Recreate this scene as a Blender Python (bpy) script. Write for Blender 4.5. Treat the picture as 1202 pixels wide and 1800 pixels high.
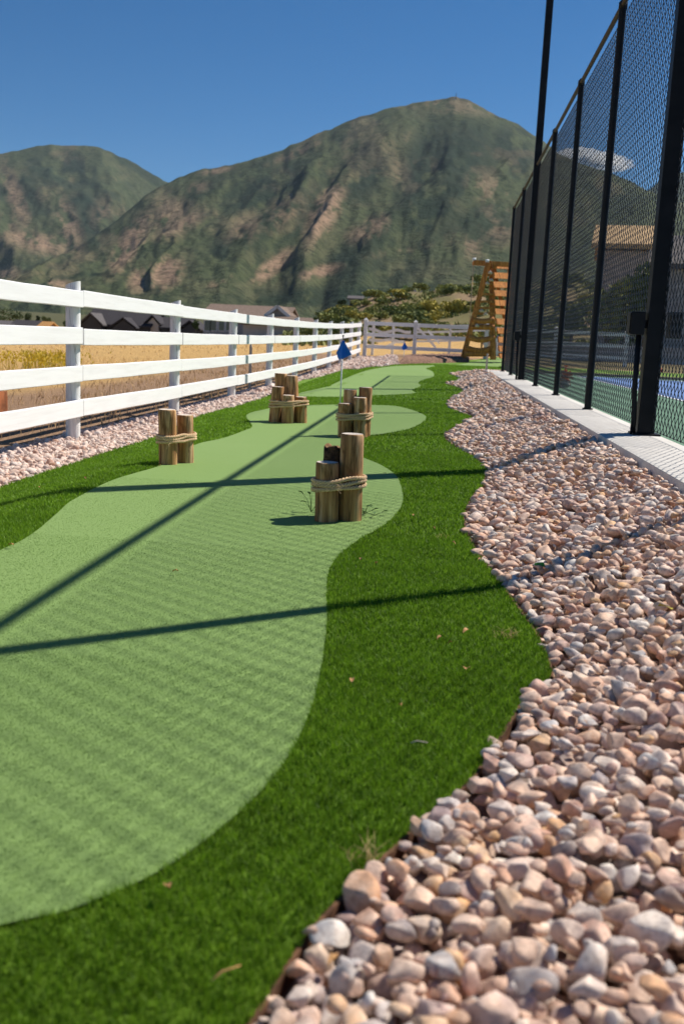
import bpy, bmesh, math, random
import numpy as np
from mathutils import Vector, Matrix
from mathutils.geometry import delaunay_2d_cdt

for o in list(bpy.data.objects):
    bpy.data.objects.remove(o)
SC = bpy.context.scene
COL = SC.collection
rng = np.random.default_rng(7)
random.seed(7)

# ------------------------------------------------------------------ camera
F_PX, VPX, VPY, ROLL, EYE = 1750.0, 775.0, 605.0, math.radians(2.7), 0.70


def _camera_axes():
    dn = np.array([-math.sin(ROLL), math.cos(ROLL)])
    dist = (601 - VPX) * dn[0] + (900 - VPY) * dn[1]
    p = math.atan2(dist, F_PX)
    A = np.array([1.0, 0, 0])
    B = np.array([0, -math.sin(p), -math.cos(p)])
    Fw = np.array([0, math.cos(p), -math.sin(p)])
    X = math.cos(ROLL) * A - math.sin(ROLL) * B
    Y = math.sin(ROLL) * A + math.cos(ROLL) * B
    v = X * (VPX - 601) + Y * (VPY - 900) + Fw * F_PX
    yaw = math.atan2(v[0], v[1])
    c, s = math.cos(yaw), math.sin(yaw)
    Rm = np.array([[c, -s, 0], [s, c, 0], [0, 0, 1]])
    return Rm @ X, Rm @ Y, Rm @ Fw


CX, CY, CF = _camera_axes()
CAM = np.array([0, 0, EYE])
cd = bpy.data.cameras.new("camera")
cam = bpy.data.objects.new("camera", cd)
COL.objects.link(cam)
m = Matrix.Identity(4)
for r in range(3):
    m[r][0], m[r][1], m[r][2], m[r][3] = CX[r], -CY[r], -CF[r], CAM[r]
cam.matrix_world = m
cd.sensor_fit = 'VERTICAL'
cd.sensor_height = 36.0
cd.sensor_width = 24.0
cd.lens = F_PX / 1800 * 36
cd.clip_start = 0.05
cd.clip_end = 30000
cd.dof.use_dof = True
cd.dof.focus_distance = 4.3
cd.dof.aperture_fstop = 5.0
SC.camera = cam

# ------------------------------------------------------------------ light
SUN_EL, SUN_AZ = math.radians(49.9), math.atan2(0.775, 0.625)   # azimuth from +Y towards +X
W = bpy.data.worlds.new("World")
SC.world = W
W.use_nodes = True
wn, wl = W.node_tree.nodes, W.node_tree.links
wn.clear()
sky = wn.new('ShaderNodeTexSky')
sky.sky_type = 'NISHITA'
sky.sun_disc = False
sky.sun_elevation = SUN_EL
sky.sun_rotation = SUN_AZ
sky.altitude = 2500
sky.air_density = 1.0
sky.dust_density = 0.0
sky.ozone_density = 3.5
bg = wn.new('ShaderNodeBackground')
bg.inputs[1].default_value = 0.066
wo = wn.new('ShaderNodeOutputWorld')
hsv = wn.new('ShaderNodeHueSaturation')
hsv.inputs['Saturation'].default_value = 1.32
wl.new(sky.outputs[0], hsv.inputs['Color'])
wl.new(hsv.outputs[0], bg.inputs[0])
wl.new(bg.outputs[0], wo.inputs[0])
sd = bpy.data.lights.new("sun", 'SUN')
sd.energy = 4.9
sd.angle = math.radians(0.46)
sd.color = (1.0, 0.94, 0.84)
sun = bpy.data.objects.new("sun", sd)
COL.objects.link(sun)
_d = Vector((math.sin(SUN_AZ) * math.cos(SUN_EL), math.cos(SUN_AZ) * math.cos(SUN_EL), math.sin(SUN_EL)))
sun.rotation_euler = _d.to_track_quat('Z', 'Y').to_euler()
sun.location = (6, 6, 12)
vs = SC.view_settings
vs.view_transform = 'Standard'
vs.look = 'None'
vs.exposure = 0.38
vs.gamma = 1.0
vs.use_curve_mapping = False
SC.cycles.max_bounces = 6
SC.cycles.diffuse_bounces = 3
SC.cycles.transparent_max_bounces = 8
SC.cycles.sample_clamp_indirect = 4
SC.cycles.volume_bounces = 2


# ------------------------------------------------------------------ geometry helpers
def ray(px, py):
    return CX * (px - 601) + CY * (py - 900) + CF * F_PX


def P(px, py, y):
    """The point at depth y (metres along the course) seen at a place of the photograph."""
    v = ray(px, py)
    return CAM + v * (y / v[1])


def ss(a, b, x):
    t = np.clip((x - a) / (b - a), 0, 1)
    return t * t * (3 - 2 * t)


def Z(x, y):
    """Height of the terrain."""
    x = np.asarray(x, float)
    y = np.asarray(y, float)
    z = 0.00058 * np.clip(y - 10, 0, 24) ** 2 + 0.004 * np.clip(y - 34, 0, 60)
    z = z - 0.10 * ss(-1.5, -2.05, x)
    z = z + 0.12 * ss(0.30, 1.0, x) * (1 - ss(20, 24, y))
    z = z - 0.04 * np.clip(-x - 4, 0, 60) - 0.004 * np.clip(-x - 64, 0, 300)
    xa = x * 165 / np.maximum(y, 30)
    A = np.interp(xa, [-60, -35, -24, -17, -12, -2.5, 7, 20, 60], [0, .5, 2.3, 4.4, 6.2, 7.6, 8.6, 9.5, 9])
    lump = 1 + 0.10 * np.sin(x * .31 + y * .12) + .07 * np.sin(x * .63 - y * .21)
    z = z + A * lump * ss(45, 165, y) + 0.02 * np.clip(y - 165, 0, 900)
    return z


def G(px, py, off=0.0):
    """The point of the terrain seen at a place of the photograph."""
    v = ray(px, py)
    v = v / v[1]
    yy = np.arange(.3, 90, .05)
    pz = EYE + v[2] * yy - Z(v[0] * yy, yy) - off
    k = np.where(pz < 0)[0]
    i = int(k[0]) if len(k) else len(yy) - 1
    a, b = yy[max(i - 1, 0)], yy[i]
    for _ in range(24):
        c_ = (a + b) / 2
        if EYE + v[2] * c_ - float(Z(v[0] * c_, c_)) - off < 0:
            b = c_
        else:
            a = c_
    p = CAM + v * b
    return np.array([p[0], p[1], float(Z(p[0], p[1]))])


def GL(pts, off=0.0):
    return [tuple(G(x, y, off)[:2]) for x, y in pts]


def smooth_line(pts, step=0.04, closed=False):
    """Catmull-Rom through the points."""
    P_ = [np.array(p, float) for p in pts]
    n = len(P_)
    out = []
    rngi = range(n) if closed else range(n - 1)
    for i in rngi:
        p1, p2 = P_[i % n], P_[(i + 1) % n]
        p0 = P_[(i - 1) % n] if closed or i > 0 else p1
        p3 = P_[(i + 2) % n] if closed or i < n - 2 else p2
        k = int(min(40, max(2, np.linalg.norm(p2 - p1) / step)))
        for j in range(k):
            t = j / k
            out.append(0.5 * ((2 * p1) + (-p0 + p2) * t + (2 * p0 - 5 * p1 + 4 * p2 - p3) * t * t + (-p0 + 3 * p1 - 3 * p2 + p3) * t ** 3))
    if not closed:
        out.append(P_[-1])
    return [tuple(p) for p in out]


def inside(poly, x, y):
    poly = np.asarray(poly)
    x = np.asarray(x)
    y = np.asarray(y)
    r = np.zeros(x.shape, bool)
    x0, y0 = poly[:, 0], poly[:, 1]
    x1, y1 = np.roll(x0, -1), np.roll(y0, -1)
    for a, b, c, d in zip(x0, y0, x1, y1):
        if b == d:
            continue
        cr = ((b > y) != (d > y)) & (x < (c - a) * (y - b) / (d - b) + a)
        r ^= cr
    return r


def hash2(ix, iy, seed=0):
    h = (ix.astype(np.int64) * 374761393 + iy.astype(np.int64) * 668265263 + seed * 974711) & 0x7fffffff
    h = ((h ^ (h >> 13)) * 1274126177) & 0x7fffffff
    return ((h ^ (h >> 16)) & 0xffff) / 65535.0


def vnoise(x, y, seed=0):
    ix, iy = np.floor(x), np.floor(y)
    fx, fy = x - ix, y - iy
    fx, fy = fx * fx * (3 - 2 * fx), fy * fy * (3 - 2 * fy)
    a, b = hash2(ix, iy, seed), hash2(ix + 1, iy, seed)
    c, d = hash2(ix, iy + 1, seed), hash2(ix + 1, iy + 1, seed)
    return (a * (1 - fx) + b * fx) * (1 - fy) + (c * (1 - fx) + d * fx) * fy


def fbm(x, y, oct=4, seed=0):
    s, a, t = 0, 1.0, 0
    for i in range(oct):
        s = s + a * vnoise(x * 2 ** i + 17 * i, y * 2 ** i + 31 * i, seed + i)
        t += a
        a *= 0.5
    return s / t


# ------------------------------------------------------------------ object helpers
def obj(name, data, material=None, parent=None, smooth=False, **props):
    o = bpy.data.objects.new(name, data)
    COL.objects.link(o)
    if material is not None and data is not None and len(data.materials) == 0:
        for mm in (material if isinstance(material, (list, tuple)) else [material]):
            data.materials.append(mm)
    if parent is not None:
        o.parent = parent
    if smooth and data is not None:
        data.polygons.foreach_set('use_smooth', [True] * len(data.polygons))
    for k, v in props.items():
        o[k] = v
    return o


def thing(name, label, cat, loc=(0, 0, 0), group=None, rz=0.0):
    o = bpy.data.objects.new(name, None)
    o.empty_display_size = 0.1
    COL.objects.link(o)
    o.location = loc
    o.rotation_euler = (0, 0, rz)
    o['label'] = label
    o['category'] = cat
    if group:
        o['group'] = group
    return o


def tag(o, label, cat, group=None):
    o['label'] = label
    o['category'] = cat
    if group:
        o['group'] = group
    return o


def mesh_np(name, verts, faces_list, attrs=None, smooth=False, mat_idx=None):
    """faces_list: list of (n,k) int arrays."""
    me = bpy.data.meshes.new(name)
    verts = np.asarray(verts, np.float32)
    me.vertices.add(len(verts))
    me.vertices.foreach_set('co', verts.ravel())
    loops = np.concatenate([f.ravel() for f in faces_list]).astype(np.int32)
    sizes = np.concatenate([np.full(len(f), f.shape[1], np.int32) for f in faces_list])
    starts = np.concatenate([[0], np.cumsum(sizes)[:-1]]).astype(np.int32)
    me.loops.add(len(loops))
    me.loops.foreach_set('vertex_index', loops)
    me.polygons.add(len(sizes))
    me.polygons.foreach_set('loop_start', starts)
    me.polygons.foreach_set('loop_total', sizes)
    if mat_idx is not None:
        me.polygons.foreach_set('material_index', np.asarray(mat_idx, np.int32))
    me.polygons.foreach_set('use_smooth', np.full(len(sizes), smooth))
    me.update(calc_edges=True)
    for k, v in (attrs or {}).items():
        v = np.asarray(v, np.float32)
        if v.ndim == 1:
            a = me.attributes.new(k, 'FLOAT', 'POINT')
            a.data.foreach_set('value', v)
        else:
            a = me.attributes.new(k, 'FLOAT_COLOR', 'POINT')
            a.data.foreach_set('color', np.concatenate([v[:, :3], np.ones((len(v), 1), np.float32)], 1).ravel())
    return me


class MB:
    """Collects simple shapes into one mesh."""

    def __init__(self):
        self.v, self.f, self.mi = [], [], []

    def add(self, vs_, fs, mi=0):
        b = len(self.v)
        self.v += [tuple(map(float, q)) for q in vs_]
        for f in fs:
            self.f.append([i + b for i in f])
            self.mi.append(mi)
        return self

    def box(self, lo, hi, bev=0.0, mi=0):
        (x0, y0, z0), (x1, y1, z1) = lo, hi
        if bev <= 0:
            vs_ = [(x0, y0, z0), (x1, y0, z0), (x1, y1, z0), (x0, y1, z0), (x0, y0, z1), (x1, y0, z1), (x1, y1, z1), (x0, y1, z1)]
            return self.add(vs_, [(0, 3, 2, 1), (4, 5, 6, 7), (0, 1, 5, 4), (1, 2, 6, 5), (2, 3, 7, 6), (3, 0, 4, 7)], mi)
        bm = bmesh.new()
        bmesh.ops.create_cube(bm, size=1)
        bmesh.ops.scale(bm, vec=(x1 - x0, y1 - y0, z1 - z0), verts=bm.verts)
        bmesh.ops.translate(bm, vec=((x0 + x1) / 2, (y0 + y1) / 2, (z0 + z1) / 2), verts=bm.verts)
        bmesh.ops.bevel(bm, geom=bm.edges[:], offset=bev, segments=2, affect='EDGES', profile=0.6)
        bm.verts.index_update()
        self.add([v.co[:] for v in bm.verts], [[v.index for v in f.verts] for f in bm.faces], mi)
        bm.free()
        return self

    def tube(self, pts, rad, seg=8, mi=0, cap=True):
        """Tube along pts; rad a number or one per point."""
        pts = [Vector(p) for p in pts]
        n = len(pts)
        rad = [rad] * n if np.isscalar(rad) else list(rad)
        vs_, fs = [], []
        prev = None
        for i in range(n):
            t = (pts[min(i + 1, n - 1)] - pts[max(i - 1, 0)]).normalized()
            if prev is None:
                a = t.orthogonal().normalized()
            else:
                a = (prev - t * prev.dot(t)).normalized()
            prev = a
            b = t.cross(a)
            for k in range(seg):
                q = 2 * math.pi * k / seg
                vs_.append(pts[i] + (a * math.cos(q) + b * math.sin(q)) * rad[i])
        for i in range(n - 1):
            for k in range(seg):
                k2 = (k + 1) % seg
                fs.append((i * seg + k, i * seg + k2, (i + 1) * seg + k2, (i + 1) * seg + k))
        if cap:
            fs.append(tuple(range(seg - 1, -1, -1)))
            fs.append(tuple((n - 1) * seg + k for k in range(seg)))
        return self.add(vs_, fs, mi)

    def beam(self, a, b, w, h, up=(0, 0, 1), mi=0):
        """Rectangular bar from a to b: w across, h along up."""
        a, b = Vector(a), Vector(b)
        t = (b - a).normalized()
        s = t.cross(Vector(up)).normalized()
        u = s.cross(t)
        vs_ = []
        for q in (a, b):
            for i, j in ((-1, -1), (1, -1), (1, 1), (-1, 1)):
                vs_.append(q + s * (w / 2 * i) + u * (h / 2 * j))
        return self.add(vs_, [(0, 1, 2, 3), (7, 6, 5, 4), (0, 4, 5, 1), (1, 5, 6, 2), (2, 6, 7, 3), (3, 7, 4, 0)], mi)

    def mesh(self, name):
        me = bpy.data.meshes.new(name)
        me.from_pydata(self.v, [], self.f)
        me.polygons.foreach_set('material_index', self.mi)
        me.update()
        return me

    def build(self, name, material, parent=None, smooth=False, **props):
        o = obj(name, self.mesh(name), material, parent, smooth, **props)
        bm = bmesh.new()
        bm.from_mesh(o.data)
        bmesh.ops.recalc_face_normals(bm, faces=bm.faces)
        bm.to_mesh(o.data)
        bm.free()
        return o


def smooth_by_angle(o, ang=40):
    me = o.data
    me.polygons.foreach_set('use_smooth', [True] * len(me.polygons))
    bm = bmesh.new()
    bm.from_mesh(me)
    for e in bm.edges:
        if len(e.link_faces) == 2 and e.calc_face_angle(0) > math.radians(ang):
            e.smooth = False
    bm.to_mesh(me)
    bm.free()
    return o


# ------------------------------------------------------------------ materials
class NT:
    def __init__(self, name):
        self.m = bpy.data.materials.new(name)
        self.m.use_nodes = True
        self.t = self.m.node_tree
        self.n, self.l = self.t.nodes, self.t.links
        self.b = self.n['Principled BSDF']
        self.b.inputs['Specular IOR Level'].default_value = 0.3
        self.out = self.n['Material Output']

    def put(self, sock, v):
        if hasattr(v, 'links'):
            self.l.new(v, sock)
        elif isinstance(v, (tuple, list)) and len(v) == 3 and sock.type == 'RGBA':
            sock.default_value = (*v, 1)
        else:
            sock.default_value = v

    def coord(self, kind='Object', scale=(1, 1, 1), loc=(0, 0, 0)):
        tc = self.n.new('ShaderNodeTexCoord')
        mp = self.n.new('ShaderNodeMapping')
        mp.inputs['Scale'].default_value = scale
        mp.inputs['Location'].default_value = loc
        self.l.new(tc.outputs[kind], mp.inputs[0])
        return mp.outputs[0]

    def pos(self, scale=(1, 1, 1)):
        g = self.n.new('ShaderNodeNewGeometry')
        mp = self.n.new('ShaderNodeMapping')
        mp.inputs['Scale'].default_value = scale
        self.l.new(g.outputs['Position'], mp.inputs[0])
        return mp.outputs[0]

    def noise(self, vec, scale=5, detail=4, rough=0.55, dist=0.0, dim='3D'):
        q = self.n.new('ShaderNodeTexNoise')
        q.noise_dimensions = dim
        if vec is not None:
            self.l.new(vec, q.inputs['Vector'])
        q.inputs['Scale'].default_value = scale
        q.inputs['Detail'].default_value = detail
        q.inputs['Roughness'].default_value = rough
        q.inputs['Distortion'].default_value = dist
        return q.outputs[0]

    def ramp(self, fac, stops, interp='LINEAR'):
        q = self.n.new('ShaderNodeValToRGB')
        q.color_ramp.interpolation = interp
        e = q.color_ramp.elements
        while len(e) < len(stops):
            e.new(0.5)
        for k, (p, c) in enumerate(stops):
            e[k].position = p
            e[k].color = (*c, 1) if not np.isscalar(c) else (c, c, c, 1)
        self.l.new(fac, q.inputs[0])
        return q.outputs[0]

    def mix(self, fac, a, b, mode='MIX'):
        q = self.n.new('ShaderNodeMix')
        q.data_type = 'RGBA'
        q.blend_type = mode
        self.put(q.inputs[0], fac)
        self.put(q.inputs[6], a)
        self.put(q.inputs[7], b)
        return q.outputs[2]

    def math(self, op, a, b=0.0, clamp=False):
        q = self.n.new('ShaderNodeMath')
        q.operation = op
        q.use_clamp = clamp
        self.put(q.inputs[0], a)
        self.put(q.inputs[1], b)
        return q.outputs[0]

    def attr(self, name, fac=True):
        q = self.n.new('ShaderNodeAttribute')
        q.attribute_name = name
        return q.outputs['Fac'] if fac else q.outputs['Color']

    def rand(self):
        return self.n.new('ShaderNodeObjectInfo').outputs['Random']

    def bump(self, h, strength=0.5, dist=0.01):
        q = self.n.new('ShaderNodeBump')
        q.inputs['Strength'].default_value = strength
        q.inputs['Distance'].default_value = dist
        self.l.new(h, q.inputs['Height'])
        self.l.new(q.outputs[0], self.b.inputs['Normal'])
        return self

    def base(self, c, rough=0.8, metal=0.0, spec=None):
        self.put(self.b.inputs['Base Color'], c)
        self.put(self.b.inputs['Roughness'], rough)
        self.put(self.b.inputs['Metallic'], metal)
        if spec is not None:
            self.b.inputs['Specular IOR Level'].default_value = spec
        return self


def simple(name, c, rough=0.7, var=0.15, scale=8, metal=0.0, bump=0.0, kind='Object', bd=0.005, spec=0.3):
    t = NT(name)
    n = t.noise(t.coord(kind), scale, 5)
    lo = tuple(max(0, q * (1 - var)) for q in c)
    hi = tuple(min(1, q * (1 + var)) for q in c)
    t.base(t.ramp(n, [(0.3, lo), (0.7, hi)]), rough, metal, spec)
    if bump:
        t.bump(n, bump, bd)
    return t.m


# stones: tint from the object's own random number or from an attribute
STONE_STOPS = [(0.0, (.71, .45, .32)), (0.12, (.80, .59, .46)), (0.25, (.66, .39, .27)), (0.37, (.79, .56, .45)), (0.48, (.83, .72, .63)),
               (0.58, (.60, .34, .26)), (0.67, (.74, .43, .20)), (0.75, (.60, .58, .58)), (0.83, (.46, .25, .21)), (0.90, (.85, .79, .72)), (0.95, (.40, .38, .39)), (1.0, (.22, .165, .16))]
PINK_STOPS = [(0.0, (.66, .49, .42)), (0.2, (.76, .61, .54)), (0.4, (.60, .42, .35)), (0.6, (.78, .69, .63)), (0.75, (.46, .24, .17)), (0.85, (.55, .47, .44)), (1.0, (.42, .32, .29))]


def stone_mat(name, from_attr, stops):
    t = NT(name)
    r = t.attr('tint') if from_attr else t.rand()
    c = t.ramp(r, stops)
    co = t.pos()
    n1 = t.noise(co, 34, 5, 0.6)
    n2 = t.noise(co, 160, 4, 0.65)
    c = t.mix(t.ramp(n1, [(0.42, 0.0), (0.72, 0.6)]), c, (.84, .69, .57))
    c = t.mix(t.ramp(n2, [(0.38, 0.4), (0.52, 0.0)]), c, (.30, .19, .14))
    c = t.mix(t.ramp(t.noise(co, 14, 3), [(0.52, 0.0), (0.75, 0.4)]), c, (.62, .34, .17))
    t.base(c, 0.78, spec=0.25)
    t.bump(t.math('ADD', n1, t.math('MULTIPLY', n2, 0.5)), 0.35, 0.004)
    return t.m


M = {}
M['river_stone'] = stone_mat('river_stone', False, STONE_STOPS)
M['river_stones'] = stone_mat('river_stones', True, STONE_STOPS)
M['crushed_stone'] = stone_mat('crushed_stone', False, PINK_STOPS)
M['crushed_stones'] = stone_mat('crushed_stones', True, PINK_STOPS)
M['gravel_soil'] = simple('gravel_soil', (.30, .20, .15), 0.95, 0.35, 60, bump=0.6)
M['gravel_soil_pink'] = simple('gravel_soil_pink', (.36, .25, .21), 0.95, 0.3, 50, bump=0.6)


def grass_mat(name, lo, mid, hi, transl=0.25, rough=0.55):
    t = NT(name)
    c = t.ramp(t.attr('shade'), [(0.0, lo), (0.5, mid), (1.0, hi)])
    c = t.mix(t.ramp(t.noise(t.pos(), 2.2, 3), [(0.35, 0.0), (0.7, 0.22)]), c, tuple(q * 1.35 for q in mid))
    t.base(c, rough, spec=0.25)
    tr = t.n.new('ShaderNodeBsdfTranslucent')
    t.l.new(c, tr.inputs[0])
    mx = t.n.new('ShaderNodeMixShader')
    mx.inputs[0].default_value = transl
    t.l.new(t.b.outputs[0], mx.inputs[1])
    t.l.new(tr.outputs[0], mx.inputs[2])
    t.l.new(mx.outputs[0], t.out.inputs[0])
    return t.m


M['turf_blades'] = grass_mat('turf_blades', (.068, .135, .007), (.158, .305, .016), (.28, .44, .038), 0.45)
M['green_fibres'] = grass_mat('green_fibres', (.180, .295, .082), (.238, .362, .108), (.29, .42, .138), 0.25, 0.6)
M['dry_stalks'] = grass_mat('dry_stalks', (.42, .27, .16), (.70, .47, .21), (.86, .63, .31), 0.3)
M['weed_stalks'] = grass_mat('weed_stalks', (.18, .19, .04), (.42, .34, .05), (.68, .48, .03), 0.3)

t = NT('dark_turf')
n = t.noise(t.pos((1, 1, 1)), 240, 3, 0.7)
n2 = t.noise(t.pos(), 1.6, 3)
c = t.ramp(n, [(0.35, (.060, .118, .006)), (0.65, (.18, .325, .020))])
c = t.mix(t.ramp(n2, [(0.4, 0.0), (0.7, 0.3)]), c, (.11, .19, .03))
t.base(c, 0.75, spec=0.2)
t.bump(n, 0.7, 0.012)
M['dark_turf'] = t.m
t = NT('putting_turf')
n = t.noise(t.pos(), 330, 3, 0.75)
n2 = t.noise(t.pos(), 0.9, 4)
c = t.ramp(n, [(0.3, (.160, .256, .072)), (0.7, (.217, .330, .100))])
c = t.mix(t.ramp(n2, [(0.4, 0.0), (0.7, 0.25)]), c, (.24, .335, .125))
t.base(c, 0.8, spec=0.2)
t.bump(n, 0.35, 0.004)
M['putting_turf'] = t.m

# ground sheet: colour per vertex zone, grain by noise
t = NT('ground_soil')
zc = t.attr('zone', False)
n1 = t.noise(t.pos((1, 1, 1)), 3.0, 6, 0.65)
n2 = t.noise(t.pos(), 28, 5, 0.7)
c = t.mix(t.ramp(n1, [(0.35, 0.0), (0.65, 0.5)]), zc, t.mix(0.55, zc, (.17, .12, .07)))
c = t.mix(t.ramp(n2, [(0.35, 0.55), (0.6, 0.0)]), c, t.mix(0.6, zc, (.09, .055, .03)))
t.base(c, 0.95, spec=0.1)
t.bump(n2, 0.8, 0.06)
M['ground'] = t.m

t = NT('mountain_slope')
zc = t.attr('zone', False)
n1 = t.noise(t.pos((1, 1, 1)), 0.05, 5, 0.75)
n2 = t.noise(t.pos(), 0.008, 4, 0.6)
c = t.mix(t.ramp(n1, [(0.40, 0.85), (0.52, 0.0)]), zc, t.mix(0.8, zc, (.022, .034, .020)))
c = t.mix(t.ramp(n2, [(0.45, 0.0), (0.7, 0.3)]), c, t.mix(0.5, zc, (.14, .125, .075)))
t.base(c, 0.95, spec=0.05)
t.bump(n1, 0.8, 14.0)
M['mountain'] = t.m

# timber
def wood_mat(name, dark, mid, light, grain=1.0):
    t = NT(name)
    co = t.coord('Object', (1, 1, 0.10))
    rnd = t.rand()
    off = t.n.new('ShaderNodeVectorMath')
    off.operation = 'ADD'
    cmb = t.n.new('ShaderNodeCombineXYZ')
    t.l.new(t.math('MULTIPLY', rnd, 13.0), cmb.inputs[2])
    t.l.new(co, off.inputs[0])
    t.l.new(cmb.outputs[0], off.inputs[1])
    co = off.outputs[0]
    n1 = t.noise(co, 42 * grain, 6, 0.65, 0.6)
    n2 = t.noise(co, 13 * grain, 4, 0.6, 1.2)
    n3 = t.noise(t.coord('Object', (1, 1, 0.45)), 15, 3, 0.5, 1.5)
    c = t.ramp(n2, [(0.3, dark), (0.48, mid), (0.68, light)])
    c = t.mix(t.ramp(n1, [(0.33, 0.85), (0.5, 0.0)]), c, tuple(q * 0.35 for q in dark))
    c = t.mix(t.ramp(n3, [(0.58, 0.0), (0.68, 0.75)]), c, tuple(q * 0.6 for q in dark))
    # a few deep drying checks down the log
    w = t.noise(t.coord('Object', (1, 1, 0.035)), 38, 2, 0.4)
    c = t.mix(t.ramp(w, [(0.485, 0.0), (0.505, 0.95), (0.525, 0.0)]), c, tuple(q * 0.2 for q in dark))
    c = t.mix(t.math('MULTIPLY', rnd, 0.25), c, t.mix(0.5, c, (.36, .27, .17)))
    t.base(c, 0.8, spec=0.2)
    t.bump(n1, 0.5, 0.004)
    return t.m


M['log'] = wood_mat('log_timber', (.19, .075, .022), (.50, .265, .105), (.76, .53, .30))
t = NT('log_end')
co = t.coord('Object')
wv = t.n.new('ShaderNodeTexWave')
wv.wave_type = 'RINGS'
wv.rings_direction = 'Z'
wv.inputs['Scale'].default_value = 60
wv.inputs['Distortion'].default_value = 3
t.l.new(co, wv.inputs[0])
c = t.ramp(wv.outputs[1], [(0.2, (.66, .57, .48)), (0.8, (.82, .75, .67))])
c = t.mix(t.ramp(t.noise(co, 40, 4), [(0.35, 0.5), (0.6, 0.0)]), c, (.38, .28, .2))
t.base(c, 0.85)
M['log_end'] = t.m
M['bark'] = simple('bark', (.075, .042, .022), 0.95, 0.8, 55, bump=1.0, bd=0.02)
M['bark_end'] = simple('bark_end', (.34, .19, .09), 0.95, 0.5, 60, bump=0.8)
M['play_timber'] = wood_mat('play_timber', (.38, .125, .028), (.58, .215, .050), (.70, .29, .078), 0.5)
M['rope'] = simple('rope_fibre', (.72, .51, .30), 0.9, 0.35, 220, bump=0.5)

t = NT('white_paint')
co = t.coord('Object', (1, 0.06, 1))
n = t.noise(co, 34, 5, 0.6)
n2 = t.noise(t.coord('Object'), 7, 3)
c = t.ramp(n, [(0.3, (.82, .81, .80)), (0.55, (.89, .885, .88))])
c = t.mix(t.ramp(n2, [(0.62, 0.0), (0.85, 0.2)]), c, (.66, .62, .56))
t.base(c, 0.55)
t.bump(n, 0.25, 0.003)
M['white_paint'] = t.m
t = NT('white_post_paint')
co = t.coord('Object', (1, 1, 0.08))
n = t.noise(co, 45, 5, 0.6)
w = t.noise(co, 24, 2, 0.4)
c = t.ramp(n, [(0.3, (.66, .65, .64)), (0.55, (.84, .83, .82))])
c = t.mix(t.ramp(w, [(0.55, 0.0), (0.565, 0.8), (0.58, 0.0)]), c, (.20, .19, .18))
t.base(c, 0.6)
t.bump(n, 0.5, 0.004)
M['white_post'] = t.m

t = NT('black_paint')
n = t.noise(t.coord('Object'), 9, 4)
t.base(t.ramp(n, [(0.3, (.006, .0065, .008)), (0.7, (.013, .0135, .016))]), 0.5, spec=0.18)
M['black_paint'] = t.m
t = NT('black_vinyl_wire')
t.base((.010, .010, .011), 0.5, spec=0.25)
M['wire'] = t.m
M['rail_dust'] = simple('rail_dust', (.050, .034, .022), 0.6, 0.3, 12)

t = NT('concrete')
co = t.coord('Object')
n = t.noise(co, 16, 6, 0.7)
n2 = t.noise(co, 90, 4, 0.7)
n3 = t.noise(co, 1.7, 3)
c = t.ramp(n, [(0.3, (.57, .54, .50)), (0.7, (.70, .67, .63))])
c = t.mix(t.ramp(n2, [(0.33, 0.45), (0.48, 0.0)]), c, (.36, .33, .30))
c = t.mix(t.ramp(n3, [(0.5, 0.0), (0.75, 0.35)]), c, (.45, .41, .36))
t.base(c, 0.9, spec=0.2)
t.bump(n2, 0.4, 0.004)
M['concrete'] = t.m
M['joint'] = simple('joint_dirt', (.16, .13, .11), 0.95, 0.3, 40)
M['rust'] = simple('rusty_steel', (.13, .062, .032), 0.85, 0.5, 45, bump=0.4)
M['corten'] = simple('corten_steel', (.30, .105, .040), 0.85, 0.45, 9, bump=0.3)
M['court_green'] = simple('court_green', (.105, .205, .135), 0.85, 0.12, 2.0)
M['court_blue'] = simple('court_blue', (.10, .19, .42), 0.8, 0.10, 2.0)
M['court_sky'] = simple('court_light_blue', (.12, .36, .66), 0.8, 0.10, 2.0)
M['line_white'] = simple('line_paint', (.78, .80, .80), 0.7, 0.06, 12)
M['flag_blue'] = simple('flag_cloth', (.006, .13, .62), 0.65, 0.12, 40)
M['pole_white'] = simple('pole_white', (.74, .75, .76), 0.35, 0.05, 20)
M['mulch'] = simple('mulch', (.23, .13, .09), 0.95, 0.6, 18, bump=1.0, bd=0.05)
M['leaf_dry'] = simple('leaf_dry', (.52, .28, .11), 0.7, 0.4, 90)
M['leaf_green'] = simple('leaf_green', (.10, .30, .03), 0.5, 0.2, 90)
M['leaf_yellow'] = simple('leaf_yellow', (.42, .36, .05), 0.6, 0.3, 90)
M['weed_leaf'] = simple('weed_leaf', (.040, .105, .028), 0.5, 0.3, 60)


def leafy(name, lo, hi, scale=3.0):
    t = NT(name)
    r = t.attr('shade')
    c = t.ramp(r, [(0.0, lo), (1.0, hi)])
    c = t.mix(0.35, c, t.ramp(t.rand(), [(0.0, tuple(q * .7 for q in lo)), (1.0, tuple(min(1, q * 1.25) for q in hi))]))
    t.base(c, 0.7, spec=0.15)
    return t.m


M['crown_dark'] = leafy('crown_dark', (.030, .050, .020), (.075, .110, .040))
M['crown_mid'] = leafy('crown_mid', (.060, .088, .028), (.14, .175, .055))
M['crown_lime'] = leafy('crown_lime', (.13, .20, .05), (.25, .34, .10))
M['scrub_olive'] = leafy('scrub_olive', (.17, .195, .055), (.36, .36, .11))
M['scrub_yellow'] = leafy('scrub_yellow', (.30, .27, .06), (.55, .46, .11))
M['scrub_green'] = leafy('scrub_green', (.10, .13, .042), (.24, .27, .09))
M['trunk'] = simple('trunk_bark', (.12, .085, .06), 0.9, 0.3, 12, bump=0.5)


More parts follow.
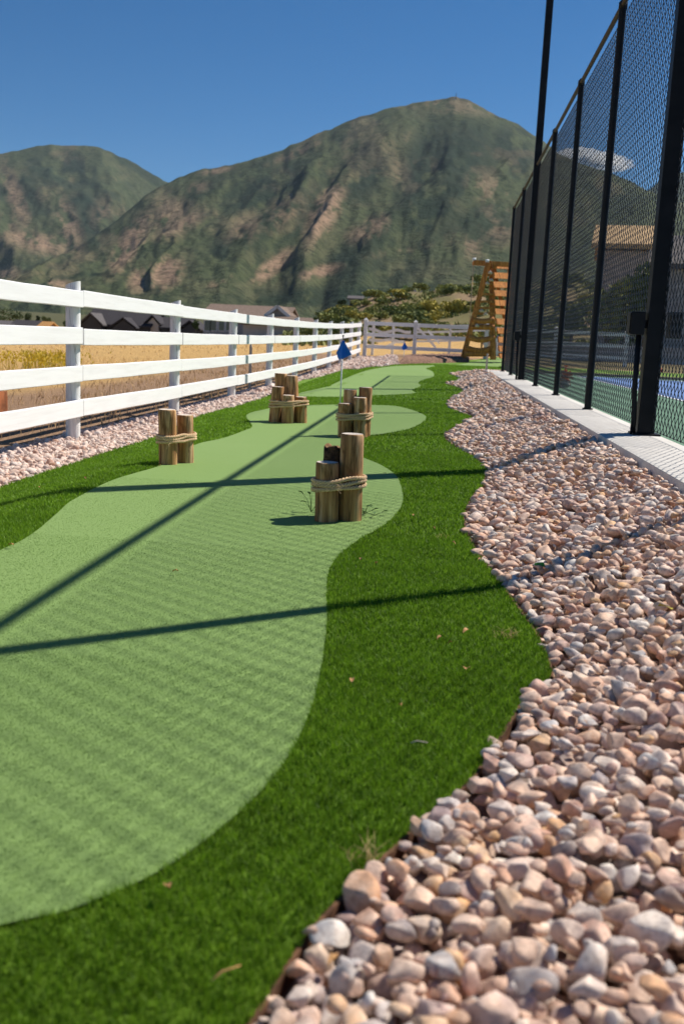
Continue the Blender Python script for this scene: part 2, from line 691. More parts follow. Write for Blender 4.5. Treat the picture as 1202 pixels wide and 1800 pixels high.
def shingle(name, c):
    t = NT(name)
    br = t.n.new('ShaderNodeTexBrick')
    t.l.new(t.coord('Object', (1, 1, 1)), br.inputs[0])
    br.inputs['Color1'].default_value = (*c, 1)
    br.inputs['Color2'].default_value = (*[q * 1.25 for q in c], 1)
    br.inputs['Mortar'].default_value = (*[q * .5 for q in c], 1)
    br.inputs['Scale'].default_value = 2.0
    t.base(br.outputs[0], 0.9, spec=0.15)
    return t.m


M['roof_dark'] = shingle('roof_dark', (.055, .050, .055))
M['roof_grey'] = shingle('roof_grey', (.115, .105, .105))
M['roof_brown'] = shingle('roof_brown', (.20, .145, .115))
M['roof_tan'] = shingle('roof_tan', (.50, .335, .18))
M['roof_orange'] = shingle('roof_orange', (.42, .22, .08))
M['wall_dark'] = simple('wall_dark', (.060, .058, .060), 0.9, 0.12, 3)
M['wall_tan'] = simple('wall_tan', (.38, .32, .28), 0.9, 0.12, 3)
M['wall_stone'] = simple('wall_stone', (.40, .37, .36), 0.9, 0.3, 5, bump=0.5)
M['wall_brown'] = simple('wall_brown', (.46, .38, .34), 0.9, 0.2, 3)
M['wall_cream'] = simple('wall_cream', (.56, .48, .40), 0.9, 0.1, 3)
M['trim_white'] = simple('trim_white', (.72, .70, .68), 0.7, 0.05, 5)
t = NT('window_glass')
t.base((.03, .035, .045), 0.08, spec=0.6)
M['glass'] = t.m
t = NT('cloud_vapour')
for l_ in list(t.out.inputs[0].links):
    t.l.remove(l_)
vsn = t.n.new('ShaderNodeVolumeScatter')
vsn.inputs['Color'].default_value = (1, 1, 1, 1)
vsn.inputs['Density'].default_value = 0.016
vsn.inputs['Anisotropy'].default_value = 0.55
t.l.new(vsn.outputs[0], t.out.inputs[1])
M['cloud'] = t.m

# ------------------------------------------------------------------ terrain
xs = np.unique(np.round(np.concatenate([np.linspace(-4, 3, 71), -4 - np.geomspace(.15, 700, 60), 3 + np.geomspace(.15, 700, 60)]), 3))
ys = np.unique(np.round(np.concatenate([np.linspace(-3, 36, 118), 36 + np.geomspace(.4, 1100, 110), -3 - np.geomspace(.4, 60, 16)]), 3))
gx, gy = np.meshgrid(xs, ys)
gz = Z(gx, gy) - 0.035
gz = gz + 0.03 * (fbm(gx * 1.3, gy * 1.3, 3, 5) - .5) * (gx < -2.9) + 0.10 * (fbm(gx * .25, gy * .25, 3, 6) - .5) * ss(-6, -14, gx)
gz = gz - 0.10 * ss(1.15, 1.3, gx) * (gy < 24)
ny, nx = gx.shape
idx = np.arange(ny * nx).reshape(ny, nx)
faces = np.stack([idx[:-1, :-1], idx[:-1, 1:], idx[1:, 1:], idx[1:, :-1]], -1).reshape(-1, 4)
n_ = fbm(gx * .12, gy * .12, 4, 11)
straw, stub, brush, dirt = np.array([.70, .44, .17]), np.array([.42, .265, .165]), np.array([.18, .165, .065]), np.array([.29, .205, .12])
wy = ss(-5.0, -6.6, gx + 1.6 * (n_ - .5) * 2)[..., None]
wy = np.maximum(wy, ss(33.5, 35, gy)[..., None])
colr = stub * (1 - wy) + straw * wy
colr = np.where(((gx > 2.5) & (gy > 30))[..., None], np.array([.17, .145, .075]), colr)
wh = ss(60, 80, gy + 30 * (n_ - .5))[..., None] * ss(-40, -28, gx * 100 / np.maximum(gy, 1))[..., None]
hcol = brush + (dirt - brush) * ss(.46, .60, fbm(gx * .15, gy * .08, 4, 3))[..., None]
colr = colr * (1 - wh) + hcol * wh
wd = ss(220, 330, gy)[..., None]
colr = colr * (1 - wd) + np.array([.085, .095, .045]) * wd
obj('ground', mesh_np('ground', np.stack([gx, gy, gz], -1).reshape(-1, 3), [faces], {'zone': colr.reshape(-1, 3)}, True), M['ground'], kind='structure')


# ------------------------------------------------------------------ mountains
def az_el(px, py):
    v = ray(px, py)
    return math.atan2(v[0], v[1]), v[2] / math.hypot(v[0], v[1])


PATCHES = [  # bare rock scars: where they lie on the slopes (photo px centre, half sizes, tilt)
    (228, 430, 20, 62, 32, 1), (290, 480, 34, 26, -40, 1), (315, 395, 52, 18, -28, .6), (245, 492, 18, 24, 30, .9), (300, 380, 38, 42, 40, .55), (570, 375, 22, 62, 28, 1),
    (480, 468, 46, 14, -38, 1), (560, 478, 40, 11, -14, .9), (120, 400, 22, 60, -20, .55), (60, 425, 70, 18, 14, .8), (30, 350, 16, 70, -20, .55),
    (640, 410, 36, 18, -12, .5), (500, 375, 45, 28, -35, .45), (180, 372, 20, 30, 30, .3), (860, 330, 40, 26, 20, .45), (880, 390, 36, 40, 0, .4), (820, 430, 36, 22, 20, .4),
    (100, 500, 30, 10, 0, .7), (10, 480, 26, 14, 0, .7), (390, 495, 24, 8, -20, .7), (380, 300, 30, 6, -10, .6), (800, 185, 90, 16, 6, .35), (530, 265, 60, 8, -22, .4),
    (660, 395, 26, 16, -30, .6), (700, 300, 20, 40, -20, .25), (10, 410, 30, 40, 20, .5), (430, 400, 40, 26, -30, .4), (345, 330, 26, 10, -12, .4), (700, 440, 60, 8, -10, .3)]
WOODS = [(740, 300, 34, 90, 18), (810, 265, 60, 45, -30), (640, 300, 36, 60, 30), (700, 460, 60, 36, -35), (770, 360, 30, 90, 40), (150, 380, 40, 50, -20), (600, 470, 26, 46, 45),
         (640, 525, 220, 22, 0), (120, 300, 60, 30, 20), (470, 330, 80, 26, -30), (900, 270, 30, 50, -30), (400, 440, 40, 24, -35)]


def make_mountain(name, sil, r0, r1, shift, seed, amp, pxs, nt=190):
    sa = np.array([az_el(*q) for q in sil])
    o_ = np.argsort(sa[:, 0])
    azs = np.array([az_el(q, 400)[0] for q in pxs])
    el = np.interp(azs, sa[o_, 0], sa[o_, 1])
    elw = np.convolve(np.pad(el, 6, 'edge'), np.ones(13) / 13, 'valid') * .5 + el * .5
    el = elw + (fbm(pxs / 23.0, pxs * 0, 3, seed + 40) - .5) * .0035
    tt = np.concatenate([np.linspace(0, 1, nt), 1 + np.linspace(.02, .5, 16)])
    a2, t2 = np.meshgrid(azs, tt)
    p2 = np.meshgrid(pxs, tt)[0]
    e2 = np.meshgrid(el, tt)[0]
    rr = r0 + (r1 - r0) * t2
    z1 = e2 * r1 + EYE
    zb = -6.0
    g = np.clip(t2, 0, 1) ** 1.12
    # spurs and gullies running down to the left
    u = p2 + shift * (1 - t2)
    wob = 95 * (fbm(p2 / 100., t2 * 4.0, 4, seed) - .5)
    rid1 = 1 - np.abs(2 * vnoise((u + wob) / 115., t2 * 1.7, seed + 1) - 1) ** 1.3
    rid2 = 1 - np.abs(2 * vnoise((u + wob * 1.3) / 50., t2 * 3.6, seed + 2) - 1)
    rid3 = fbm(p2 / 15., t2 * 22, 5, seed + 3)
    win = np.clip(t2, 0, 1) ** .8 * np.clip(1 - t2, 0, 1) ** .55 * 1.6
    d = amp * win * ((rid1 - .55) + .42 * (rid2 - .5) + .30 * (rid3 - .5))
    z = zb + (z1 - zb) * g + d
    lim = EYE + e2 * rr * .992 - 2
    z = np.where(t2 < 1, np.minimum(z, lim - 0.0), z)
    z = np.where(t2 > 1, z1 - (t2 - 1) * (r1 - r0) * .55, z)
    X, Y = np.sin(a2) * rr, np.cos(a2) * rr
    V = np.stack([X, Y, z], -1)
    rel = V - CAM
    dep = rel @ CF
    qx, qy = 601 + F_PX * (rel @ CX) / dep, 900 + F_PX * (rel @ CY) / dep
    n1 = fbm(qx / 26., qy / 26., 5, seed + 9)
    n2 = fbm(qx / 9., qy / 9., 3, seed + 12)
    n3 = fbm(qx / 42. + wob / 60, qy / 30., 5, seed + 15)
    rock = np.zeros_like(qx)
    for cx, cy, sx, sy, an, st in PATCHES:
        ca, sa_ = math.cos(math.radians(an)), math.sin(math.radians(an))
        dx, dy = (qx - cx) * ca + (qy - cy) * sa_, -(qx - cx) * sa_ + (qy - cy) * ca
        rock = np.maximum(rock, st * np.clip(1.35 - np.hypot(dx / sx, dy / sy), 0, 1))
    rock = np.clip(rock * 1.2, 0, 1) * ss(.42, .55, n1 * .6 + n2 * .4 + .12 * rock)
    rock = np.maximum(rock, .18 * ss(.60, .72, n3) * ss(.25, .5, t2))
    wood = np.zeros_like(qx)
    for cx, cy, sx, sy, an in WOODS:
        ca, sa_ = math.cos(math.radians(an)), math.sin(math.radians(an))
        dx, dy = (qx - cx) * ca + (qy - cy) * sa_, -(qx - cx) * sa_ + (qy - cy) * ca
        wood = np.maximum(wood, np.clip(1.4 - np.hypot(dx / sx, dy / sy), 0, 1))
    wood = np.clip(wood * 1.4, 0, 1) * ss(.34, .48, n1)
    wood = np.maximum(wood, .75 * ss(.52, .68, fbm((u + wob) / 52., t2 * 7, 5, seed + 21)))
    olive, dark, tan = np.array([.072, .088, .043]), np.array([.024, .039, .025]), np.array([.36, .235, .160])
    grass = np.array([.112, .112, .060])
    base_ = olive + (grass - olive) * ss(.45, .7, n3)[..., None] * .7
    c_ = base_ + (dark - base_) * wood[..., None]
    c_ = c_ + (tan - c_) * (np.clip(rock, 0, 1) * .82)[..., None]
    c_ = c_ * (.82 + .36 * n2[..., None])
    nr, nc = a2.shape
    ii = np.arange(nr * nc).reshape(nr, nc)
    ff = np.stack([ii[:-1, :-1], ii[:-1, 1:], ii[1:, 1:], ii[1:, :-1]], -1).reshape(-1, 4)
    return obj(name, mesh_np(name, V.reshape(-1, 3), [ff], {'zone': c_.reshape(-1, 3)}, True), M['mountain'], kind='structure')


SIL_R = [(-700, 560), (-300, 520), (0, 492), (60, 466), (130, 436), (190, 400), (235, 362), (262, 340), (300, 320), (322, 309), (355, 298), (420, 285), (500, 262), (560, 235),
         (630, 207), (690, 190), (740, 178), (775, 173), (800, 171), (822, 175), (850, 189), (866, 201), (890, 209), (915, 221), (940, 240), (958, 252), (983, 273), (1025, 290),
         (1066, 298), (1106, 318), (1141, 336), (1180, 352), (1300, 395), (1500, 440), (1900, 500)]
SIL_L = [(-700, 330), (-400, 300), (-150, 290), (0, 272), (30, 264), (50, 258), (105, 255), (170, 256), (182, 262), (195, 268), (215, 275), (250, 295), (297, 323), (340, 350), (420, 400), (600, 470)]
SIL_F = [(800, 500), (1000, 420), (1090, 372), (1140, 332), (1166, 314), (1202, 300), (1300, 270), (1500, 250), (1900, 300)]
make_mountain('mountain', SIL_R, 900, 3000, 250, 3, 78, np.arange(-700, 1900, 3.2))
make_mountain('mountain', SIL_L, 2600, 4600, -60, 23, 150, np.arange(-700, 520, 3.6), 150)
make_mountain('mountain', SIL_F, 3200, 5200, 120, 43, 140, np.arange(820, 1900, 5.0), 90)

p0 = P(801, 172, 2990)
mast = thing('summit_mast', 'tiny radio mast on the summit of the big mountain', 'mast', (p0[0], p0[1], p0[2] - 8))
MB().tube([(0, 0, 0), (0, 0, 22)], [1.2, .6], 6).build('pole', M['wall_dark'], mast)
MB().box((-6, -3, 0), (-1.6, 3, 7)).build('equipment_hut', M['wall_stone'], mast)

# cloud behind the ridge
cloud = thing('cloud', 'small white wispy cloud over the ridge behind the black fence', 'cloud', tuple(P(1045, 280, 8000)))
bm = bmesh.new()
cr = random.Random(4)
for k in range(34):
    f = k / 33
    px = -62 + 124 * f
    r_ = (16 * math.sin(math.pi * min(1, f * 1.05)) ** .7 + 5) * cr.uniform(.55, 1.1)
    mt = Matrix.Translation((px * 4.57, cr.uniform(-90, 90), (-.10 * px + cr.uniform(-5, 5)) * 4.57)) @ Matrix.Diagonal((r_ * 6.5, r_ * 5, r_ * 2.5, 1))
    bmesh.ops.create_icosphere(bm, subdivisions=3, radius=1, matrix=mt)
for v in bm.verts:
    v.co *= 1
    v.co += Vector((math.sin(v.co.z * .11 + v.co.x * .05), 0, math.sin(v.co.x * .06 + v.co.z * .05) * .9)) * 9
me = bpy.data.meshes.new('vapour')
bm.to_mesh(me)
bm.free()
obj('vapour', me, M['cloud'], cloud, True)

# ------------------------------------------------------------------ outlines of the course (traced on the ground)
LEFT_OUT = smooth_line([(-2.02, -1.2), (-2.05, 2.5)] + GL([(8, 855), (82, 830), (154, 807), (220, 785), (275, 767), (346, 733), (379, 723), (426, 711), (475, 694), (526, 670), (550, 665), (593, 654), (607, 649), (659, 645), (693, 641)]), .06)
FAR = GL([(755, 638.5), (812, 634.5), (863, 629), (884, 627.5)])
RIGHT = smooth_line([(1.55, 27.0)] + GL([(884, 651), (863, 653.6), (825, 655), (788, 656.5), (800, 661), (809, 667), (796, 671), (782.6, 674.4), (803, 680.4), (814, 688), (794, 698.4), (785.6, 710.4), (791, 718.5),
      (827.5, 733), (809.5, 745), (788.6, 757), (779.6, 767), (794.6, 782), (824.5, 799), (854.5, 824), (853, 834), (845.5, 860), (832, 870), (817, 901), (817, 928), (828, 955), (844, 982), (871, 1016),
      (894, 1047), (918, 1080), (950, 1130), (970, 1190), (947, 1210), (925, 1226), (898, 1269), (862, 1325), (823, 1379), (757, 1433), (649, 1535), (567, 1617), (503, 1706), (446, 1795)]) + [(-.22, .70), (-.30, .3), (-.33, -.4), (-.30, -1.2)], .03)
TURF = LEFT_OUT + FAR + RIGHT
GREEN_A = smooth_line(GL([(0, 1632), (100, 1612), (200, 1575), (300, 1525), (400, 1450), (480, 1370), (530, 1290), (560, 1200), (574, 1100), (575, 1020), (590, 985), (625, 955), (675, 925), (700, 900), (708, 880),
      (705, 858), (696, 838), (672, 820), (639, 806), (612, 797), (600, 786), (612, 775), (640, 769), (705, 758), (726, 752), (744, 742), (749, 734), (741, 728), (723, 721), (699, 715), (672, 713), (594, 712), (540, 713),
      (471, 719), (448, 724), (435, 729), (433, 735), (440, 744), (442.5, 752), (431.6, 757), (393, 771), (346, 782), (305, 806), (282, 820), (200, 845), (130, 880), (100, 905), (55, 942), (0, 970)])
      + [(-1.36, 2.2), (-1.42, 1.2), (-1.35, .5), (-.95, .62), (-.68, .85)], .03, True)
GREEN_B = smooth_line(GL([(700, 643.4), (763, 642.8), (749, 648), (760, 653.5), (761.6, 662.5), (746, 667), (735, 673), (739, 679), (724, 686), (729, 691.5), (690, 694.5), (654, 695.4), (600, 698), (533, 698), (528, 691), (577, 680),
      (584, 676.5), (604, 667), (624, 658.6), (659, 648.5)]), .06, True)
GREEN_C = GL([(803, 642), (840, 634.5), (884, 629), (884, 645)])


def sheet(name, outline, off, material, step, **props):
    """A sheet of ground inside an outline, following the terrain."""
    ol = np.array(outline)
    n = len(ol)
    x0, y0, x1, y1 = ol[:, 0].min(), ol[:, 1].min(), ol[:, 0].max(), ol[:, 1].max()
    qx, qy = np.meshgrid(np.arange(x0, x1, step), np.arange(y0, y1, step * 1.6))
    qx, qy = qx.ravel(), qy.ravel()
    k = inside(ol, qx, qy)
    pts = [Vector(p) for p in ol] + [Vector(p) for p in np.stack([qx[k], qy[k]], 1)]
    r_ = delaunay_2d_cdt(pts, [(i, (i + 1) % n) for i in range(n)], [], 1, 1e-5)
    vv = np.array([v[:] for v in r_[0]])
    vz = Z(vv[:, 0], vv[:, 1]) + off
    tri = np.array([list(f) for f in r_[2] if len(f) == 3], np.int32)
    # counter-clockwise
    a, b, c_ = vv[tri[:, 0]], vv[tri[:, 1]], vv[tri[:, 2]]
    flip = ((b - a)[:, 0] * (c_ - a)[:, 1] - (b - a)[:, 1] * (c_ - a)[:, 0]) < 0
    tri[flip] = tri[flip][:, ::-1]
    return obj(name, mesh_np(name, np.column_stack([vv, vz]), [tri], None, True), material, **props)


turf = sheet('turf', TURF, 0.0, M['dark_turf'], .12, kind='structure')
sheet('putting_green', GREEN_A, 0.005, M['putting_turf'], .12, kind='structure')
sheet('putting_green', GREEN_B, 0.005, M['putting_turf'], .2, kind='structure')
sheet('putting_green', GREEN_C, 0.005, M['putting_turf'], .3, kind='structure')


def in_green(x, y):
    return inside(GREEN_A, x, y) | inside(GREEN_B, x, y) | inside(GREEN_C, x, y)


def blades(x, y, z, h, w, lean, shade, seg2=True):
    """Grass blades as thin bent triangles (two segments)."""
    n = len(x)
    a = rng.uniform(0, 2 * np.pi, n)
    b = rng.uniform(0, 2 * np.pi, n)
    dx, dy = np.cos(a) * w / 2, np.sin(a) * w / 2
    lx, ly = np.cos(b) * lean * h, np.sin(b) * lean * h
    V = np.empty((n, 5, 3))
    V[:, 0] = np.stack([x - dx, y - dy, z], 1)
    V[:, 1] = np.stack([x + dx, y + dy, z], 1)
    V[:, 2] = np.stack([x + dx * .8 + lx * .3, y + dy * .8 + ly * .3, z + h * .55], 1)
    V[:, 3] = np.stack([x - dx * .8 + lx * .3, y - dy * .8 + ly * .3, z + h * .55], 1)
    V[:, 4] = np.stack([x + lx, y + ly, z + h], 1)
    i = np.arange(n)[:, None] * 5
    return V.reshape(-1, 3), [i + np.array([[0, 1, 2, 3]]), i + np.array([[3, 2, 4]])], np.repeat(shade, 5)


def merge(parts):
    vs_, q4, q3, sh, b = [], [], [], [], 0
    for V, F, s in parts:
        vs_.append(V)
        q4.append(F[0] + b)
        q3.append(F[1] + b)
        sh.append(s)
        b += len(V)
    return np.concatenate(vs_), [np.concatenate(q4), np.concatenate(q3)], np.concatenate(sh)


def scatter(x0, x1, y0, y1, dens, test):
    n = int((x1 - x0) * (y1 - y0) * dens)
    x, y = rng.uniform(x0, x1, n), rng.uniform(y0, y1, n)
    k = (x > -.49 * y - .25) & (x < .30 * y + .35)
    x, y = x[k], y[k]
    k = test(x, y)
    return x[k], y[k]


pl = []
for y0, y1, dens, hh, ww in ((.75, 2.2, 85000, .0165, .0018), (2.2, 3.6, 48000, .0165, .0023), (3.6, 6.5, 19000, .017, .0036), (6.5, 12, 5200, .018, .006), (12, 27, 1300, .018, .012)):
    x, y = scatter(-2.3, 1.6, y0, y1, dens, lambda a, b: inside(TURF, a, b) & ~in_green(a, b))
    n = len(x)
    patch = fbm(x * 9, y * 9, 3, 77)
    h = hh * rng.uniform(.6, 1.15, n) * (.75 + .5 * patch)
    sh = np.clip(rng.normal(.42, .22, n) + (patch - .5) * .5, 0, 1)
    pl.append(blades(x, y, Z(x, y) - .001, h, ww * rng.uniform(.7, 1.3, n), rng.uniform(.1, .9, n), sh))
V, F, S = merge(pl)
obj('turf_blades', mesh_np('turf_blades', V, F, {'shade': S}), M['turf_blades'], kind='stuff')
pl = []
for y0, y1, dens, hh, ww in ((.85, 2.0, 90000, .0045, .0011), (2.0, 3.2, 50000, .004, .0013), (3.2, 4.6, 20000, .0035, .0016)):
    x, y = scatter(-1.6, .2, y0, y1, dens, lambda a, b: inside(GREEN_A, a, b))
    n = len(x)
    patch = fbm(x * 16, y * 16, 3, 99)
    sh = np.clip(rng.normal(.5, .09, n) + (patch - .5) * .15, 0, 1)
    pl.append(blades(x, y, Z(x, y) + .004, hh * rng.uniform(.5, 1.2, n), ww * rng.uniform(.7, 1.3, n), rng.uniform(.6, 2.0, n), sh))
V, F, S = merge(pl)
obj('putting_green_fibres', mesh_np('putting_green_fibres', V, F, {'shade': S}), M['green_fibres'], kind='stuff')


# ------------------------------------------------------------------ stones
def stone_shape(seed, sub, cuts, rough):
    bm = bmesh.new()
    bmesh.ops.create_icosphere(bm, subdivisions=sub, radius=1)
    v = np.array([q.co[:] for q in bm.verts])
    f = np.array([[q.index for q in fc.verts] for fc in bm.faces], np.int32)
    bm.free()
    r_ = np.random.default_rng(seed)
    for _ in range(cuts):
        d = r_.normal(size=3)
        d /= np.linalg.norm(d)
        lim = r_.uniform(.40, .84)
        ov = np.clip(v @ d - lim, 0, None)
        v = v - np.outer(ov * .96, d)
    for _ in range(4):
        d = r_.normal(size=3) * r_.uniform(1, 2.6)
        v = v * (1 + rough * np.sin(v @ d + r_.uniform(0, 6)))[:, None]
    v /= np.abs(v).max(0)
    return v.astype(np.float32), f


def rot_mats(n, tilt):
    a = rng.uniform(0, 2 * np.pi, n)
    b = rng.normal(0, tilt, n)
    c_ = rng.normal(0, tilt, n)
    R = np.zeros((n, 3, 3))
    ca, sa, cb, sb, cc, sc_ = np.cos(a), np.sin(a), np.cos(b), np.sin(b), np.cos(c_), np.sin(c_)
    Rz = np.zeros((n, 3, 3)); Rz[:, 0, 0] = ca; Rz[:, 0, 1] = -sa; Rz[:, 1, 0] = sa; Rz[:, 1, 1] = ca; Rz[:, 2, 2] = 1
    Rx = np.zeros((n, 3, 3)); Rx[:, 0, 0] = 1; Rx[:, 1, 1] = cb; Rx[:, 1, 2] = -sb; Rx[:, 2, 1] = sb; Rx[:, 2, 2] = cb
    Ry = np.zeros((n, 3, 3)); Ry[:, 1, 1] = 1; Ry[:, 0, 0] = cc; Ry[:, 0, 2] = sc_; Ry[:, 2, 0] = -sc_; Ry[:, 2, 2] = cc
    return Rx @ Ry @ Rz


def stones_mesh(name, pos, R, size, shapes, smooth):
    vs_, fs, tint, b = [], [], [], 0
    which = rng.integers(0, len(shapes), len(pos))
    for k, (sv, sf) in enumerate(shapes):
        q = np.where(which == k)[0]
        if not len(q):
            continue
        loc = sv[None] * size[q][:, None, :]
        w = np.einsum('nij,nvj->nvi', R[q], loc) + pos[q][:, None, :]
        vs_.append(w.reshape(-1, 3))
        fs.append((sf[None] + (np.arange(len(q)) * len(sv))[:, None, None] + b).reshape(-1, 3))
        tint.append(np.repeat(rng.uniform(0, 1, len(q)), len(sv)))
        b += len(q) * len(sv)
    return mesh_np(name, np.concatenate(vs_), [np.concatenate(fs)], {'tint': np.concatenate(tint)}, smooth)


def stone_bed(bed, pos, R, size, n_obj, shapes_hi, shapes_mid, shapes_lo, y_mid, mat_obj, mat_many, smooth_all, visible):
    """The n_obj stones that show largest become parts; the rest one part of stuff."""
    d = np.linalg.norm(pos - CAM, axis=1)
    score = np.where(visible, size[:, 0] / d, 0)
    order = np.argsort(-score)
    top, rest = order[:n_obj], order[n_obj:]
    meshes = []
    for sv, sf in shapes_hi:
        me = mesh_np('stone', sv, [sf], None, True)
        me.materials.append(mat_obj)
        meshes.append(me)
    for i in top:
        o = bpy.data.objects.new('stone', meshes[int(rng.integers(len(meshes)))])
        COL.objects.link(o)
        o.parent = bed
        mt = Matrix([list(r) for r in R[i]]).to_4x4() @ Matrix.Diagonal((*map(float, size[i]), 1))
        mt.translation = Vector(map(float, pos[i]))
        o.matrix_basis = mt
    near = rest[pos[rest, 1] < y_mid]
    far = rest[pos[rest, 1] >= y_mid]
    for q, shp, sm in ((near, shapes_mid, smooth_all), (far, shapes_lo, smooth_all)):
        if len(q):
            obj('loose_stones', stones_mesh('loose_stones', pos[q], R[q], size[q], shp, sm), mat_many, bed, kind='stuff')


# river stones between the turf and the kerb: dropped one after another onto a height map
KERB_L, KERB_R, KERB_TOP, FX = 1.0, 1.40, 0.20, 1.30
rl = np.array(RIGHT)
rl_y = rl[:, 1]
bed_poly = [p for p in RIGHT if p[1] < 25.5] + [(KERB_L - .003, -1.2), (KERB_L - .003, 19.7), (1.2, 21.4), (1.5, 23.8)]
bed_poly = [p for p in RIGHT if p[1] < 26.0 and p[0] < 1.52] + [(KERB_L - .003, -1.2), (KERB_L - .003, 21.6), (1.45, 21.75)]
gravel = sheet('gravel_bed', bed_poly, -0.022, M['gravel_soil'], .15, kind='structure')
CELL = .009
HX0, HY0, HX1, HY1 = -.5, -.4, 1.6, 25.6
hw, hh_ = int((HX1 - HX0) / CELL), int((HY1 - HY0) / CELL)
cxs, cys = HX0 + (np.arange(hw) + .5) * CELL, HY0 + (np.arange(hh_) + .5) * CELL
mx_, my_ = np.meshgrid(cxs, cys)
HM = (Z(mx_, my_) - .022).astype(np.float32)


def drop(n, y0, y1, scale, xr):
    out_p, out_s = [], []
    X = rng.uniform(xr[0], xr[1], n * 3)
    Y = rng.uniform(y0, y1, n * 3)
    ok = inside(bed_poly, X, Y)
    a = np.clip(np.exp(rng.normal(math.log(.0235), .30, n * 3)), .012, .050) * scale
    for dx, dy in ((.75, 0), (-.75, 0), (0, .75), (0, -.75)):
        ok &= inside(bed_poly, X + a * dx, Y + a * dy)
    ok &= X < np.where(Y < 21.6, KERB_L - a * .8, 9)
    X, Y, a = X[ok][:n], Y[ok][:n], a[ok][:n]
    a = a * np.interp(Y, [.3, 1.2, 2.6, 9], [.90, .94, 1.06, 1.0])
    ed = np.full(len(X), 9.0)
    for ex_, ey_ in RIGHT[::2]:
        ed = np.minimum(ed, np.hypot(X - ex_, Y - ey_))
    lim_ = np.minimum(.058, .010 + .20 * ed)
    for x, y, r_, lm in zip(X, Y, a, lim_):
        best = None
        rc = max(1, int(r_ * .75 / CELL))
        for k in range(5):
            xx, yy = (x, y) if k == 0 else (x + random.uniform(-1, 1) * r_ * .9, y + random.uniform(-1, 1) * r_ * .9)
            i, j = int((xx - HX0) / CELL), int((yy - HY0) / CELL)
            if k and (xx > KERB_L - r_ * .8 or not _ok(xx, yy)):
                continue
            if i - rc < 0 or j - rc < 0 or i + rc >= hw or j + rc >= hh_:
                continue
            sup = float(HM[j - rc:j + rc + 1:2, i - rc:i + rc + 1:2].mean()) * .62 + float(HM[j - rc:j + rc + 1, i - rc:i + rc + 1].max()) * .38
            if best is None or sup < best[0]:
                best = (sup, xx, yy, i, j)
        if best is None:
            continue
        sup, xx, yy, i, j = best
        c_ = r_ * random.uniform(.48, .74)
        b_ = r_ * random.uniform(.66, .95)
        if sup + c_ * 1.6 > float(Z(xx, yy)) + lm + .012:
            continue
        z = sup + c_ * .80
        R_ = max(1, int(r_ * .9 / CELL))
        jj, ii = np.ogrid[-R_:R_ + 1, -R_:R_ + 1]
        dd = (jj * jj + ii * ii) * CELL * CELL / (r_ * r_ * .80)
        if i - R_ < 0 or j - R_ < 0 or i + R_ >= hw or j + R_ >= hh_:
            continue
        capz = np.where(dd < 1, z + c_ * np.sqrt(np.clip(1 - dd, 0, 1)), -9)
        sub = HM[j - R_:j + R_ + 1, i - R_:i + R_ + 1]
        np.maximum(sub, capz, out=sub)
        out_p.append((xx, yy, z))
        out_s.append((r_, b_, c_))
    return out_p, out_s


okgrid = inside(bed_poly, mx_, my_)


def _ok(x, y):
    i, j = int((x - HX0) / CELL), int((y - HY0) / CELL)
    return 0 <= i < hw and 0 <= j < hh_ and bool(okgrid[j, i])


pp, sz = [], []
for n, y0, y1, sc_, xr in ((6500, .35, 3.2, .90, (-.4, 1.0)), (5600, 3.2, 8.0, 1.0, (-.1, 1.0)), (3600, 8.0, 14, 1.2, (-.1, 1.0)), (3400, 14, 25, 1.45, (0, 1.5))):
    a, b = drop(n, y0, y1, sc_, xr)
    pp += a
    sz += b
for y0, y1, n_s in ((.6, 4.0, 1100), (4.0, 10, 1000)):
    # small stones that fill the hollows and the strip along the edging
    a, b = drop(n_s, y0, y1, .52, (-.35, 1.0))
    pp += a
    sz += b
pp, sz = np.array(pp), np.array(sz)
RR = rot_mats(len(pp), .30)
HI = [stone_shape(100 + k, 3, 5 + k % 6, .05) for k in range(14)]
MID = [stone_shape(200 + k, 2, 5 + k % 6, .06) for k in range(14)]
LO = [stone_shape(300 + k, 1, 2 + k % 3, .06) for k in range(10)]
rel = pp - CAM
dep = rel @ CF
qx, qy = 601 + F_PX * (rel @ CX) / dep, 900 + F_PX * (rel @ CY) / dep
vis = (qx > -20) & (qx < 1222) & (qy < 1825) & (dep > .2)
# drop buried stones from the parts list: only those near the surface count as showing
hs = HM[np.clip(((pp[:, 1] - HY0) / CELL).astype(int), 0, hh_ - 1), np.clip(((pp[:, 0] - HX0) / CELL).astype(int), 0, hw - 1)]
vis &= (pp[:, 2] + sz[:, 2]) > hs - .004
near_ = (pp[:, 1] < 4.2)
stone_bed(gravel, pp, RR, sz, 300, HI, MID, LO, 5.2, M['river_stone'], M['river_stones'], True, vis)

